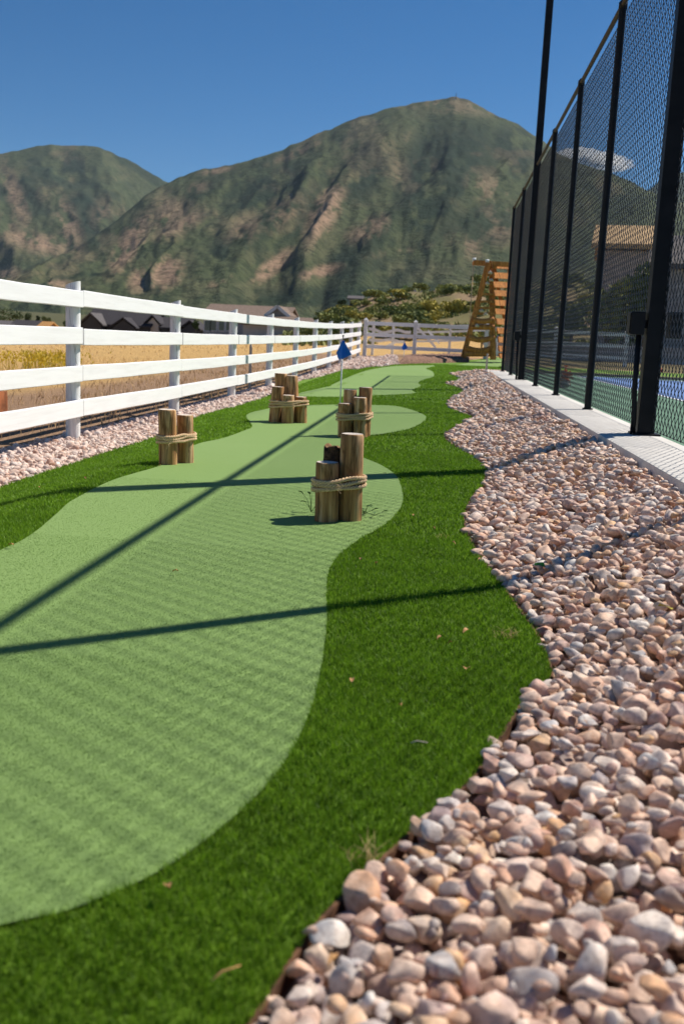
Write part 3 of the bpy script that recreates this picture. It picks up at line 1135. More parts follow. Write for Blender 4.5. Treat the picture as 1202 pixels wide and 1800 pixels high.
# crushed pink rock along the white fence and round the far end
FENCE_X = -2.55
lo_poly = [p for p in LEFT_OUT] + GL([(700, 640.8)]) + GL([(697, 625)]) + [(FENCE_X, 32.3), (-2.74, 20), (-2.72, 8), (-2.80, 3), (-2.80, -1.2)]
pink = sheet('gravel_bed', lo_poly, -0.012, M['gravel_soil_pink'], .15, kind='structure')
pk, sk = [], []
for n, y0, y1, sc_ in ((7500, 3.6, 8, 1.0), (5200, 8, 14, 1.15), (4200, 14, 33, 1.9)):
    X, Y = rng.uniform(-2.85, -.3, n * 4), rng.uniform(y0, y1, n * 4)
    ok = inside(lo_poly, X, Y)
    X, Y = X[ok][:n], Y[ok][:n]
    a = np.clip(np.exp(rng.normal(math.log(.0165), .30, len(X))), .008, .042) * sc_
    c_ = a * rng.uniform(.45, .8, len(X))
    pk.append(np.stack([X, Y, Z(X, Y) - .010 + c_ * .5 + rng.uniform(0, .014, len(X))], 1))
    sk.append(np.stack([a, a * rng.uniform(.6, .95, len(X)), c_], 1))
pk, sk = np.concatenate(pk), np.concatenate(sk)
RK = rot_mats(len(pk), .45)
ANG = [stone_shape(400 + k, 1, 6 + k % 5, .10) for k in range(12)]
rel = pk - CAM
dep = rel @ CF
qx, qy = 601 + F_PX * (rel @ CX) / dep, 900 + F_PX * (rel @ CY) / dep
stone_bed(pink, pk, RK, sk, 300, [stone_shape(500 + k, 2, 6 + k % 4, .06) for k in range(10)], ANG, [stone_shape(600 + k, 1, 5, .1) for k in range(6)], 9, M['crushed_stone'], M['crushed_stones'], False, (qx > 0) & (qx < 1202))

# steel edging along the river stones
edge = [p for p in RIGHT if p[1] < 24.5 and p[0] < 1.3]
bm = bmesh.new()
ev = []
for i, (x, y) in enumerate(edge):
    a, b = np.array(edge[max(i - 1, 0)]), np.array(edge[min(i + 1, len(edge) - 1)])
    tdir = (b - a) / (np.linalg.norm(b - a) + 1e-9)
    nrm = np.array([-tdir[1], tdir[0]]) * .003
    z = float(Z(x, y))
    ev.append([bm.verts.new((x + nrm[0] * s, y + nrm[1] * s, z + q)) for s, q in ((-1, -.05), (-1, .004), (1, .004), (1, -.05))])
for a, b in zip(ev[:-1], ev[1:]):
    for k in range(3):
        bm.faces.new((a[k], a[k + 1], b[k + 1], b[k]))
me = bpy.data.meshes.new('garden_edging')
bm.to_mesh(me)
bm.free()
tag(obj('garden_edging', me, M['rust']), 'thin rusty steel edging between dark turf and river stones', 'edging')

# ------------------------------------------------------------------ kerb, court and black chain-link fence
kerb = bpy.data.objects.new('kerb', None)
COL.objects.link(kerb)
kerb['kind'] = 'structure'
PY = [6.40 + 2.46 * i for i in range(-3, 7)]
PY[2] = 3.76
PY[1] = 1.0
PY[0] = -1.5
bounds = [PY[0] - 1.0] + [q - .9 for q in PY] + [21.75]
for a, b in zip(bounds[:-1], bounds[1:]):
    o = MB().box((KERB_L, a + .004, -.06), (KERB_R, b - .004, KERB_TOP), .014).build('kerb_block', M['concrete'], kerb)
    smooth_by_angle(o, 30)
MB().box((KERB_L + .012, bounds[0], -.06), (KERB_R - .012, 21.7, KERB_TOP - .012)).build('joint_filler', M['joint'], kerb)

court = MB().box((KERB_R + .002, -3, .02), (22, 23.2, .150)).build('court', M['court_green'], kind='structure')
MB().box((3.0, -2, .1515), (9.5, 22.2, .1545)).build('play_area', M['court_blue'], court)
for lo, hi in (((2.95, -2, .1515), (2.999, 22.25, .158)), ((2.95, 22.2, .1516), (9.5, 22.25, .1581)), ((5.1, -2, .1546), (5.15, 22.2, .158))):
    MB().box(lo, hi).build('court_line', M['line_white'], court)
MB().box((2.55, -2, .1515), (2.949, 9.5, .1545)).build('light_blue_band', M['court_sky'], court)

fence = thing('chain_link_fence', 'tall black chain link fence on a concrete kerb beside the court', 'fence', (FX, 0, 0))
FTOP = 3.50
pm = MB()
pm.tube([(0, 0, KERB_TOP - .02), (0, 0, FTOP - .03)], .0305, 14)
pm.tube([(0, 0, KERB_TOP), (0, 0, KERB_TOP + .012)], .046, 14)
post_me = None
for i, y in enumerate(PY):
    if post_me is None:
        o = pm.build('post', M['black_paint'], fence)
        smooth_by_angle(o, 40)
        post_me = o.data
    else:
        o = obj('post', post_me, None, fence)
    o.location = (0, y + (.10 if i in (3, 7) else 0), 0)
    c_ = MB().tube([(0, 0, FTOP - .045), (0, 0, FTOP + .005), (0, 0, FTOP + .03)], [.036, .036, .014], 12).build('post_cap', M['black_paint'], fence, True)
    c_.location = o.location
    for zb in (.55, 1.4, 2.3, 3.1):
        pass
tr = MB().tube([(0, PY[0] - .2, FTOP - .01), (0, PY[-1], FTOP - .01)], .021, 12).build('top_rail', M['rail_dust'], fence, True)
MB().tube([(.034, PY[0] - .2, KERB_TOP + .035), (.034, PY[-1], KERB_TOP + .035)], .0025, 5).build('tension_wire', M['wire'], fence)


def mesh_panel(y0, y1, z0, z1, pitch, wr, x):
    """Diamond mesh of zigzag wires, each a thin three sided prism, woven round its neighbours."""
    half = pitch / 2
    nr = int((z1 - z0) / half)
    rows = z0 + np.arange(nr + 1) * half
    cols = np.arange(y0, y1 - half * .5, half)
    V, F, b = [], [], 0
    sec = np.array([[math.cos(q), math.sin(q)] for q in (0.5, 0.5 + 2.094, 0.5 + 4.189)]) * wr
    for ci, yc in enumerate(cols):
        par = (np.arange(nr + 1) + ci) % 2
        py = yc + par * half
        pxx = x + np.where(np.arange(nr + 1) % 2, .0022, -.0022)
        ring = np.stack([pxx[:, None] + sec[None, :, 0], py[:, None] + sec[None, :, 1] * 1.35, np.repeat(rows[:, None], 3, 1)], -1)
        V.append(ring.reshape(-1, 3))
        k = np.arange(nr)[:, None] * 3 + b
        for s in range(3):
            s2 = (s + 1) % 3
            F.append(np.concatenate([k + s, k + s2, k + s2 + 3, k + s + 3], 1))
        b += (nr + 1) * 3
    return np.concatenate(V), np.concatenate(F)


for a, b in zip(PY[:-1], PY[1:]):
    far_ = b > 14
    pv, pf = mesh_panel(a + .01, b - .01, KERB_TOP + .03, FTOP - .02, .086, .0029 if not far_ else .0028, .034)
    obj('chain_link_mesh', mesh_np('chain_link_mesh', pv, [pf]), M['wire'], fence, kind='stuff')


def light_pole(y, label):
    t_ = thing('light_pole', label, 'pole', (FX, y, KERB_TOP), 'black light poles on the court fence line')
    o = MB().box((-.052, -.052, .010), (.052, .052, 7.4), .006).build('pole', M['black_paint'], t_)
    MB().box((-.085, -.085, 0), (.085, .085, .012), .002).build('base_plate', M['black_paint'], t_)
    bx = MB().box((-.155, -.06, .612), (-.07, .05, .752), .006).build('junction_box', M['black_paint'], t_)
    MB().box((-.161, -.052, .620), (-.1555, .042, .744), .001).build('box_lid', M['black_paint'], bx)
    MB().box((-.0695, -.02, .655), (-.0525, .02, .705)).build('bracket', M['black_paint'], t_)
    MB().box((.085, -.06, .60), (.155, .07, .76), .006).build('junction_box', M['black_paint'], t_)
    MB().tube([(-.095, -.02, .612), (-.09, -.02, .3), (-.078, -.03, .1), (-.078, -.03, .0)], .017, 10).build('conduit', M['black_paint'], t_, True)
    MB().box((-.35, -.16, 7.38), (.35, .16, 7.46), .01).build('lamp_head', M['black_paint'], t_)
    return t_


light_pole(PY[3], 'near black light pole with junction boxes standing on the kerb')
light_pole(PY[7], 'far slim black light pole rising above the chain link fence')

# ------------------------------------------------------------------ log bundles
def log_mesh(r0, r1, h, top_off, seed, rough_top=False):
    r_ = np.random.default_rng(seed)
    seg, rows = 28, 9
    zs = np.concatenate([np.linspace(-.02, h - .006, rows - 1), [h]])
    ang = np.linspace(0, 2 * np.pi, seg, endpoint=False)
    ph = r_.uniform(0, 6, 3)
    prof = 1 + .022 * np.sin(2 * ang + ph[0]) + .015 * np.sin(3 * ang + ph[1]) + .010 * np.sin(7 * ang + ph[2])
    vs_ = []
    for i, z in enumerate(zs):
        f = max(0, z) / h
        rr = r0 + (r1 - r0) * f
        if i == rows - 1:
            rr -= .0035
        p_ = prof * (1 + (.05 * r_.normal(size=seg) if rough_top else .006 * np.sin(5 * ang + z * 30)))
        zz = z + ((np.convolve(np.tile(r_.uniform(-.014, .008, seg), 3), [.25, .5, .25], 'same')[seg:2 * seg]) if rough_top and i >= rows - 2 else 0)
        vs_.append(np.stack([np.cos(ang) * rr * p_ + top_off[0] * f, np.sin(ang) * rr * p_ + top_off[1] * f, np.full(seg, 0) + zz], 1))
    vs_ = np.concatenate(vs_)
    fs, mi = [], []
    for i in range(rows - 1):
        for k in range(seg):
            k2 = (k + 1) % seg
            fs.append((i * seg + k, i * seg + k2, (i + 1) * seg + k2, (i + 1) * seg + k))
            mi.append(0)
    b = len(vs_)
    tops = [(rows - 1) * seg + k for k in range(seg)]
    ctr = vs_[tops].mean(0) + np.array([0, 0, -.012 if rough_top else .0])
    vs_ = np.vstack([vs_, ctr])
    for k in range(seg):
        fs.append((tops[k], tops[(k + 1) % seg], b))
        mi.append(1)
    me = bpy.data.meshes.new('log')
    me.from_pydata([tuple(q) for q in vs_], [], fs)
    me.polygons.foreach_set('material_index', mi)
    me.polygons.foreach_set('use_smooth', [q == 0 for q in mi])
    me.update()
    return me


def hull(pts):
    pts = sorted(map(tuple, pts))

    def half(ps):
        o = []
        for p in ps:
            while len(o) > 1 and (o[-1][0] - o[-2][0]) * (p[1] - o[-2][1]) - (o[-1][1] - o[-2][1]) * (p[0] - o[-2][0]) <= 0:
                o.pop()
            o.append(p)
        return o
    a, b = half(pts), half(pts[::-1])
    return a[:-1] + b[:-1]


def log_bundle(label, logs, rope_z, loops, seed, rope_r=.0085):
    """logs: (x, y, radius, height, top dx, top dy, rough); world positions of the feet."""
    cx = sum(l[0] for l in logs) / len(logs)
    cy = sum(l[1] for l in logs) / len(logs)
    z0 = float(Z(cx, cy)) + .006
    t_ = thing('log_bundle', label, 'log bundle', (cx, cy, z0), 'rope tied log obstacles on the putting green')
    for k, (x, y, r_, h, dx, dy, rough) in enumerate(logs):
        me = log_mesh(r_, r_ * .97, h, (dx, dy), seed * 10 + k, rough)
        o = obj('log', me, [M['bark'], M['bark_end']] if rough else [M['log'], M['log_end']], t_)
        o.location = (x - cx, y - cy, 0)
        if rough:
            o['label'] = 'dark bark covered log with a jagged broken top'
    mb = MB()
    for li, (za, zb) in enumerate(loops):
        fr = rope_z + za
        pts = []
        for (x, y, r_, h, dx, dy, rough) in logs:
            f = fr / h
            if f > 1.0:
                continue
            for q in np.linspace(0, 2 * np.pi, 40, endpoint=False):
                pts.append((x - cx + dx * f + math.cos(q) * (r_ + rope_r * .95), y - cy + dy * f + math.sin(q) * (r_ + rope_r * .95)))
        hl = np.array(hull(pts) + [hull(pts)[0]])
        seg = np.linalg.norm(np.diff(hl, axis=0), axis=1)
        cum = np.concatenate([[0], np.cumsum(seg)])
        L = cum[-1]
        n = int(L / .006)
        s_ = np.linspace(0, L, n + 1)
        X, Y = np.interp(s_, cum, hl[:, 0]), np.interp(s_, cum, hl[:, 1])
        ang = np.arctan2(Y, X)
        zc = rope_z + za + (zb - za) * .5 * (1 + np.cos(ang - .3)) + .003 * np.sin(3 * ang + li * 2)
        tx, ty = np.gradient(X), np.gradient(Y)
        ln = np.hypot(tx, ty) + 1e-9
        nx_, ny_ = ty / ln, -tx / ln
        turns = round(L / .044)
        for st in range(3):
            q = 2 * np.pi * (s_ / L * turns + st / 3)
            off = rope_r * .60
            pth = [(X[i] + nx_[i] * math.cos(q[i]) * off, Y[i] + ny_[i] * math.cos(q[i]) * off, zc[i] + math.sin(q[i]) * off) for i in range(n + 1)]
            mb.tube(pth, rope_r * .46, 6, cap=False)
    ro = mb.build('rope', M['rope'], t_, True)
    fr_ = MB()
    rr = random.Random(seed)
    ex = min(logs, key=lambda l: l[1])
    for k in range(16):
        a0 = rr.uniform(-2.6, -.4)
        x0, y0 = ex[0] - cx + math.cos(a0) * (ex[2] + rope_r * 2), ex[1] - cy + math.sin(a0) * (ex[2] + rope_r * 2)
        zz = rope_z + rr.uniform(-.01, .035)
        fr_.tube([(x0, y0, zz), (x0 + rr.uniform(-.012, .012), y0 - rr.uniform(.004, .012), zz + rr.uniform(-.008, .012)), (x0 + rr.uniform(-.02, .02), y0 - rr.uniform(.008, .02), zz + rr.uniform(-.025, .012))], .0006, 3)
    fr_.build('frayed_fibres', M['rope'], ro, kind='stuff')
    return t_


def foot(px, py, r_):
    """Centre of a log whose front foot shows at a place of the photograph."""
    g = G(px, py)
    d = np.array([g[0], g[1]])
    d = d / np.linalg.norm(d)
    return g[0] + d[0] * r_, g[1] + d[1] * r_


def mk(px, py, pw, ptop, pxt=None, rough=False, back=None, dy=0.0):
    """log from its px centre, foot line, width and top line (and px centre of its top)."""
    y_ = G(px, py)[1]
    depth = float((G(px, py) - CAM) @ CF)
    r_ = pw / 2 * depth / F_PX
    x, y = foot(px, py, r_)
    tp = P(pxt if pxt else px, ptop, y)
    z0 = float(Z(x, y)) + .006
    base_x = P(px, py, y)[0]
    # lean only by what differs from a plumb line at this place
    plumb = x
    return (x, y, r_, tp[2] - z0, (tp[0] - plumb) * 1.0, dy, rough)


def clamp_lean(l, mx=.02):
    return (l[0], l[1], l[2], l[3], max(-mx, min(mx, l[4])), l[5], l[6])


c1 = [clamp_lean(mk(573, 921, 42, 812, 573), .006), clamp_lean(mk(614.6, 919, 41, 762, 613.5), .006)]
r3 = .043
c1.append((c1[0][0] + .012, c1[0][1] + c1[0][2] + r3 + .004, r3, P(573, 784, c1[0][1] + .1)[2], 0, 0, True))
log_bundle('nearest rope tied bundle with one tall pale log and a dark bark log behind', c1, .122, ((0, .018), (.016, .034), (.032, .050)), 1)
c2 = [clamp_lean(mk(295.8, 819, 31.5, 719.5, 294)), clamp_lean(mk(326.3, 816, 30, 729, 325.6))]
log_bundle('two log bundle at the left edge of the green near the white fence', c2, .115, ((0, .012), (.016, .028), (.031, .040)), 2)
c3 = [clamp_lean(mk(482.5, 743.5, 21.2, 679.5, 489)), clamp_lean(mk(505, 745.5, 22, 694.5, 507)), clamp_lean(mk(529, 745, 20.5, 697.5, 529.4))]
for (pxb, pxt, pt, k) in ((497, 492.5, 656, 0), (516, 511, 660, 1)):
    b = c3[k]
    yb = max(c3[0][1], c3[1][1]) + b[2] * 2.05
    xb = P(pxb, 740, yb)[0]
    tp = P(pxt, pt, yb)
    c3.append((xb, yb, .052, tp[2] - .006, max(-.03, min(.03, tp[0] - xb)), 0, False))
log_bundle('five log bundle on the green left of the blue flag', c3, .125, ((0, .03), (.020, .052), (.045, .055)), 3)
c4 = [clamp_lean(mk(605.5, 770, 24.5, 709, 606)), clamp_lean(mk(633, 771, 25, 698.5, 633))]
for (pxc, pt, k) in ((612, 684.5, 0), (638.5, 680.5, 1)):
    yb = c4[k][1] + c4[k][2] * 2.08
    xb = P(pxc, 765, yb)[0]
    tp = P(pxc, pt, yb)
    c4.append((xb, yb, .051, tp[2] - .006, 0, 0, False))
log_bundle('four log bundle in front of the blue flagstick', c4, .125, ((0, .016), (.018, .034), (.036, .048)), 4)

# ------------------------------------------------------------------ flags
def flagstick(px_base, py_base, y, top, label, base_xy=None, scale=1.0):
    b = P(px_base, py_base, y)
    z0 = float(Z(b[0], b[1])) + .005
    t_ = thing('flagstick', label, 'flag', (b[0], b[1], z0), 'blue flags marking the holes')
    H_ = top - z0
    MB().tube([(0, 0, -.01), (0, 0, H_ - .24)], .0075, 8).build('lower_stick', M['pole_white'], t_, True)
    MB().tube([(0, 0, H_ - .24), (0, 0, H_)], .0065, 8).build('upper_stick', M['wall_dark'], t_, True)
    # cloth hanging in two folds either side of the stick
    bm = bmesh.new()
    nu, nv = 15, 9
    grid = []
    for j in range(nv):
        v = j / (nv - 1)
        row = []
        for i in range(nu):
            u = i / (nu - 1) * 2 - 1
            w_ = .012 + .085 * (v ** 1.05)
            x = u * w_ * (1.0 if u > 0 else .72)
            zz = H_ - .045 - v * (.195 - .02 * abs(u)) + (.035 * v * (abs(u) ** 1.2 if u > 0 else abs(u) * 1.1)) - (.03 * v if -.75 < u < -.2 else 0) * 1.0
            yy = -.010 - .018 * math.cos(u * 4.6) * v + .03 * abs(u) * v
            row.append(bm.verts.new((x, yy, zz)))
        grid.append(row)
    for j in range(nv - 1):
        for i in range(nu - 1):
            bm.faces.new((grid[j][i], grid[j][i + 1], grid[j + 1][i + 1], grid[j + 1][i]))
    me = bpy.data.meshes.new('flag_cloth')
    bm.to_mesh(me)
    bm.free()
    c_ = obj('flag_cloth', me, M['flag_blue'], t_, True)
    md = c_.modifiers.new('thickness', 'SOLIDIFY')
    md.thickness = .0015
    MB().tube([(0, 0, H_ - .002), (0, 0, H_ + .014)], .009, 8).build('tip', M['black_paint'], t_, True)
    MB().tube([(0, 0, -.02), (0, 0, .002)], .05, 20).build('cup', M['black_paint'], t_)
    return t_


pt = P(602, 591, 10.6)
flagstick(597.5, 713, 10.6, pt[2], 'blue pennant on a white stick behind the four log bundle')
pt = P(712.5, 599, 27.0)
flagstick(708.5, 643.5, 27.0, pt[2], 'small blue flag at the far end of the course before the white gate')
pt = P(875, 588, 33.0)
flagstick(872, 627, 33.0, pt[2], 'distant blue flag beside the wooden climbing frame')
b = G(854, 655.5)
st = thing('marker_stake', 'short pale wooden stake at the end of the gravel by the kerb', 'stake', tuple(b))
MB().box((-.018, -.018, 0), (.018, .018, .36), .003).build('shaft', M['wall_cream'], st)
MB().tube([(0, 0, .36), (0, 0, .375), (0, 0, .385)], [.02, .016, .004], 8).build('cap', M['wall_cream'], st)

# ------------------------------------------------------------------ white board fence on the left
wf = thing('white_board_fence', 'long white four board fence with round posts along the yellow field', 'fence', (FENCE_X, 0, 0))
SP = 2.785
WY = [7.0 + SP * i for i in range(-2, 10)]
for i, y in enumerate(WY):
    zb = float(Z(FENCE_X, y))
    r_ = np.random.default_rng(50 + i)
    seg, rows = 18, 10
    top = zb + 1.10 + r_.uniform(-.012, .012)
    zs = np.linspace(zb - .15, top, rows)
    ang = np.linspace(0, 2 * np.pi, seg, endpoint=False)
    vv = []
    for k, z in enumerate(zs):
        rr = .050 * (1 + .03 * np.sin(2 * ang + r_.uniform(-.6, .6)) + .03 * r_.normal(size=seg) * .5)
        zz = z + (np.cos(ang) * .018 if k == rows - 1 else 0)
        vv.append(np.stack([np.cos(ang) * rr, np.sin(ang) * rr, np.zeros(seg) + zz], 1))
    vv = np.concatenate(vv)
    fs = [(k * seg + j, k * seg + (j + 1) % seg, (k + 1) * seg + (j + 1) % seg, (k + 1) * seg + j) for k in range(rows - 1) for j in range(seg)] + [tuple((rows - 1) * seg + j for j in range(seg))]
    me = bpy.data.meshes.new('post')
    me.from_pydata([tuple(q) for q in vv], [], fs)
    o = obj('post', me, M['white_post'], wf)
    smooth_by_angle(o, 50)
    o.location = (-.068, y + .012, 0)
RAILZ = [(.955 + .1, .841 + .1), (.694 + .1, .578 + .1), (.433 + .1, .321 + .1), (.181 + .1, .063 + .1)]
for a, b in zip([WY[0] - SP] + WY[:-1], WY):
    for zt, zl in RAILZ:
        r_ = random.Random(int(a * 100 + zt * 1000))
        za, zb = float(Z(FENCE_X, a)) + r_.uniform(-.006, .006), float(Z(FENCE_X, b)) + r_.uniform(-.006, .006)
        mb = MB()
        hw_, ht = .019, (zt - zl) / 2
        n = 8
        vs_, fs = [], []
        sec = [(-hw_, -ht + .004), (-hw_ + .004, -ht), (hw_ - .004, -ht), (hw_, -ht + .004), (hw_, ht - .004), (hw_ - .004, ht), (-hw_ + .004, ht), (-hw_, ht - .004)]
        for k in range(n + 1):
            f = k / n
            y = a + .008 + (b - a - .016) * f
            zc = za + (zb - za) * f + (zt + zl) / 2 - .010 * math.sin(math.pi * f) * r_.uniform(.3, 1) * .5
            xo = .004 * math.sin(f * 5 + zt * 9)
            for sx, sz_ in sec:
                vs_.append((sx + xo, y, zc + sz_))
        for k in range(n):
            for j in range(8):
                j2 = (j + 1) % 8
                fs.append((k * 8 + j, k * 8 + j2, (k + 1) * 8 + j2, (k + 1) * 8 + j))
        fs += [tuple(range(7, -1, -1)), tuple(n * 8 + j for j in range(8))]
        o = mb.add(vs_, fs).build('rail', M['white_paint'], wf)
        o.location = (-.006, 0, 0)

# far white gate fence across the end
gf = thing('white_rail_fence', 'far white three rail fence crossing behind the end of the course', 'fence', (-2.45, 32.6, 0))
gxs = [-2.45, -.85, 1.42, 3.6, 5.8]
for x in gxs:
    z0 = float(Z(x, 32.6))
    MB().box((x + 2.45 - .06, -.06, z0 - .1), (x + 2.45 + .06, .06, 1.36), .008).build('post', M['white_post'], gf)
    MB().add([(x + 2.45 - .075, -.075, 1.36), (x + 2.45 + .075, -.075, 1.36), (x + 2.45 + .075, .075, 1.36), (x + 2.45 - .075, .075, 1.36), (x + 2.45, 0, 1.43)], [(0, 1, 4), (1, 2, 4), (2, 3, 4), (3, 0, 4), (3, 2, 1, 0)]).build('post_cap', M['white_post'], gf)
for a, b in zip(gxs[:-1], gxs[1:]):
    for z in (1.26, .90, .52):
        MB().box((a + 2.45 + .063, -.022, z - .058), (b + 2.45 - .063, .022, z + .058), .005).build('rail', M['white_paint'], gf)
sf = thing('broken_rail_fence', 'second white fence behind the far one with sagging and fallen boards', 'fence', (0, 35.2, 0))


def bent_board(px_list, y, h, name='board'):
    mb = MB()
    pts = [P(px, py, y) for px, py in px_list]
    pts = [np.array(q) for q in smooth_line(pts, .12)]
    vs_, fs = [], []
    for p_ in pts:
        for s, q in ((-.02, -h / 2), (.02, -h / 2), (.02, h / 2), (-.02, h / 2)):
            vs_.append((p_[0], p_[1] - 35.2 + s, p_[2] + q))
    for k in range(len(pts) - 1):
        for j in range(4):
            j2 = (j + 1) % 4
            fs.append((k * 4 + j, k * 4 + j2, (k + 1) * 4 + j2, (k + 1) * 4 + j))
    fs += [(3, 2, 1, 0), tuple((len(pts) - 1) * 4 + j for j in range(4))]
    mb.add(vs_, fs).build(name, M['white_paint'], sf)


bent_board([(648, 578), (660, 580), (672, 585), (684, 583), (698, 580), (712, 584), (722, 584)], 35.2, .10)
bent_board([(648, 597), (668, 599), (684, 597), (700, 600)], 35.4, .10)
bent_board([(676, 610), (686, 606), (696, 601), (712, 601)], 35.6, .10)
bent_board([(732, 574), (742, 585), (756, 600), (766, 612)], 34.9, .12)
bent_board([(752, 582), (762, 592), (772, 603)], 35.1, .11)
bent_board([(732, 570), (790, 573), (860, 571)], 36.0, .07)
bent_board([(732, 584), (790, 583), (860, 580)], 36.0, .07)
bent_board([(732, 600), (790, 599), (860, 596)], 36.0, .07)
for px in (655, 690, 790):
    p_ = P(px, 600, 36.0)
    z0 = float(Z(p_[0], p_[1]))
    MB().box((p_[0] - .045, .75, z0 - .1), (p_[0] + .045, .84, 1.25)).build('post', M['white_post'], sf)

# a thin wooden stake among the white posts
b = G(551, 654)
ws = thing('survey_stake', 'thin bare wooden stake between posts of the white fence', 'stake', (-2.9, 15.3, float(Z(-2.9, 15.3))))
MB().box((-.02, -.012, -.05), (.02, .012, .62)).build('shaft', M['wall_cream'], ws)
MB().add([(-.02, -.012, .62), (.02, -.012, .62), (.02, .012, .62), (-.02, .012, .62), (0, 0, .67)], [(0, 1, 4), (1, 2, 4), (2, 3, 4), (3, 0, 4)]).build('point', M['wall_cream'], ws)

# rust coloured steel planter in the field
rb = thing('steel_planter', 'low rust coloured steel box in the dry grass behind the white fence', 'planter', (-4.55, 8.85, float(Z(-4.55, 8.85))))
for lo, hi in (((-.75, -.22, 0), (.53, -.19, .20)), ((-.75, .19, 0), (.53, .22, .20)), ((-.75, -.19, 0), (-.72, .19, .20)), ((.50, -.19, 0), (.53, .19, .20))):
    MB().box(lo, hi, .003).build('side_panel', M['corten'], rb)
MB().box((-.72, -.19, 0), (.50, .19, .13)).build('soil', M['mulch'], rb)

# ------------------------------------------------------------------ playground climbing frame
PYD = 29.5
pf_ = thing('climbing_frame', 'orange timber climbing frame with ladder and slatted side beyond the court fence', 'climbing frame', tuple(P(845, 634, PYD)))
ox, oy, oz = pf_.location


def Q(px, py, dy=0.0):
    p_ = P(px, py, PYD + dy)
    return (p_[0] - ox, p_[1] - oy, p_[2] - oz)


def bar(name, a, b, w, h):
    return MB().beam(a, b, w, h, (0, -1, 0)).build(name, M['play_timber'], pf_)


bar('ladder_rail', Q(811, 638), Q(858, 462), .15, .14)
bar('ladder_rail', Q(866, 632, .0), Q(864, 466, .35), .16, .16)
bar('back_leg', Q(901, 632, 1.3), Q(866, 462, .45), .10, .11)
bar('back_leg', Q(915, 628, 1.6), Q(893, 464, 1.0), .10, .11)
bar('ridge_beam', Q(831, 461.5), Q(905, 466, .2), .13, .16)
for k, (xl, xr_, y) in enumerate(((853, 866, 483), (849, 866, 499), (845, 866, 517), (841, 867, 530), (836, 868, 541), (832, 868, 551))):
    bar('rung', Q(xl, y, -.03), Q(xr_, y + .5, .15), .06, .11 if k not in (3,) else .22)
for k, (xl, xr_, y, sag) in enumerate(((828, 868, 563, 5), (824, 868, 577, 0), (822, 869, 594, 7), (817, 868, 612, 8), (815, 867, 624, 0))):
    mb = MB()
    pts = [Q(xl + (xr_ - xl) * f, y + sag * 4 * f * (1 - f) * .8 - 2, -.04 + .1 * f) for f in np.linspace(0, 1, 9)]
    mb.tube(pts, .080, 8).build('curved_rung', M['play_timber'], pf_, True)
bar('ladder_stay', Q(847, 591, .02), Q(845, 622, .02), .05, .06)
for k, (xl, y) in enumerate(((863.5, 466), (865, 484), (866.5, 500), (868, 515), (868.5, 532), (869.5, 547), (872, 565), (873, 581), (875, 597), (876, 613), (877, 625))):
    w = 11.5 if k == 0 else 10.2
    a, b = Q(xl, y, -.02 + k * .03), Q(xl + 32, y + 1.5, .92 + k * .05)
    MB().beam(a, b, .035, w / F_PX * PYD, (-.22, .14, .95)).build('slat', M['play_timber'], pf_)
hold = [(861, 480), (863, 493), (856, 499), (846, 547), (853, 553), (838, 573)]
for px, py in hold:
    q = Q(px, py, -.09)
    MB().tube([(q[0] - .05, q[1], q[2]), (q[0], q[1] - .02, q[2] + .02), (q[0] + .05, q[1], q[2] - .01)], [.03, .05, .025], 7).build('climbing_hold', M['wall_cream'], pf_, True)
q = Q(832, 461)
MB().tube([(q[0], q[1], q[2] - .05), (q[0], q[1], q[2] - 2.9)], .012, 6).build('hanging_rope', M['rope'], pf_, True)
for px, py in ((833, 457), (856, 459.5)):
    q = Q(px, py, -.02)
    MB().tube([(q[0] - .05, q[1], q[2]), (q[0] + .05, q[1], q[2] + .01)], .05, 8).build('beam_cap', M['pole_white'], pf_, True)

# low mulch bank along the far edge
mul = [G(697, 641), G(745, 639), G(806, 636)]
xa, xb = mul[0][0], mul[2][0] + .3
bm = bmesh.new()
nm = 60
rows_ = []
for k in range(nm + 1):
    f = k / nm
    x = xa + (xb - xa) * f
    y0 = float(np.interp(x, [mul[0][0], mul[1][0], mul[2][0] + .3], [mul[0][1], mul[1][1], mul[2][1]])) + .05
    row = []
    for j, (dy, dz) in enumerate(((0, -.02), (.1, .10), (.5, .16), (2.0, .18), (4.8, .10), (5.0, -.1))):
        row.append(bm.verts.new((x, y0 + dy, float(Z(x, y0 + dy)) + dz * min(1, f * 14) + random.uniform(-.015, .015))))
    rows_.append(row)
for a, b in zip(rows_[:-1], rows_[1:]):
    for j in range(5):
        bm.faces.new((a[j], b[j], b[j + 1], a[j + 1]))
me = bpy.data.meshes.new('mulch_bank')
bm.to_mesh(me)
bm.free()
obj('mulch_bank', me, M['mulch'], None, True, kind='structure')

# ------------------------------------------------------------------ beyond the court
lawn = MB().box((1.6, 23.4, .0), (30, 36, .19)).build('lawn', M['dark_turf'], kind='structure')
MB().box((1.6, 23.25, .0), (22, 23.39, .21)).build('kerb_strip', simple('pink_kerb', (.42, .26, .21), .9, .2, 12), kind='structure')


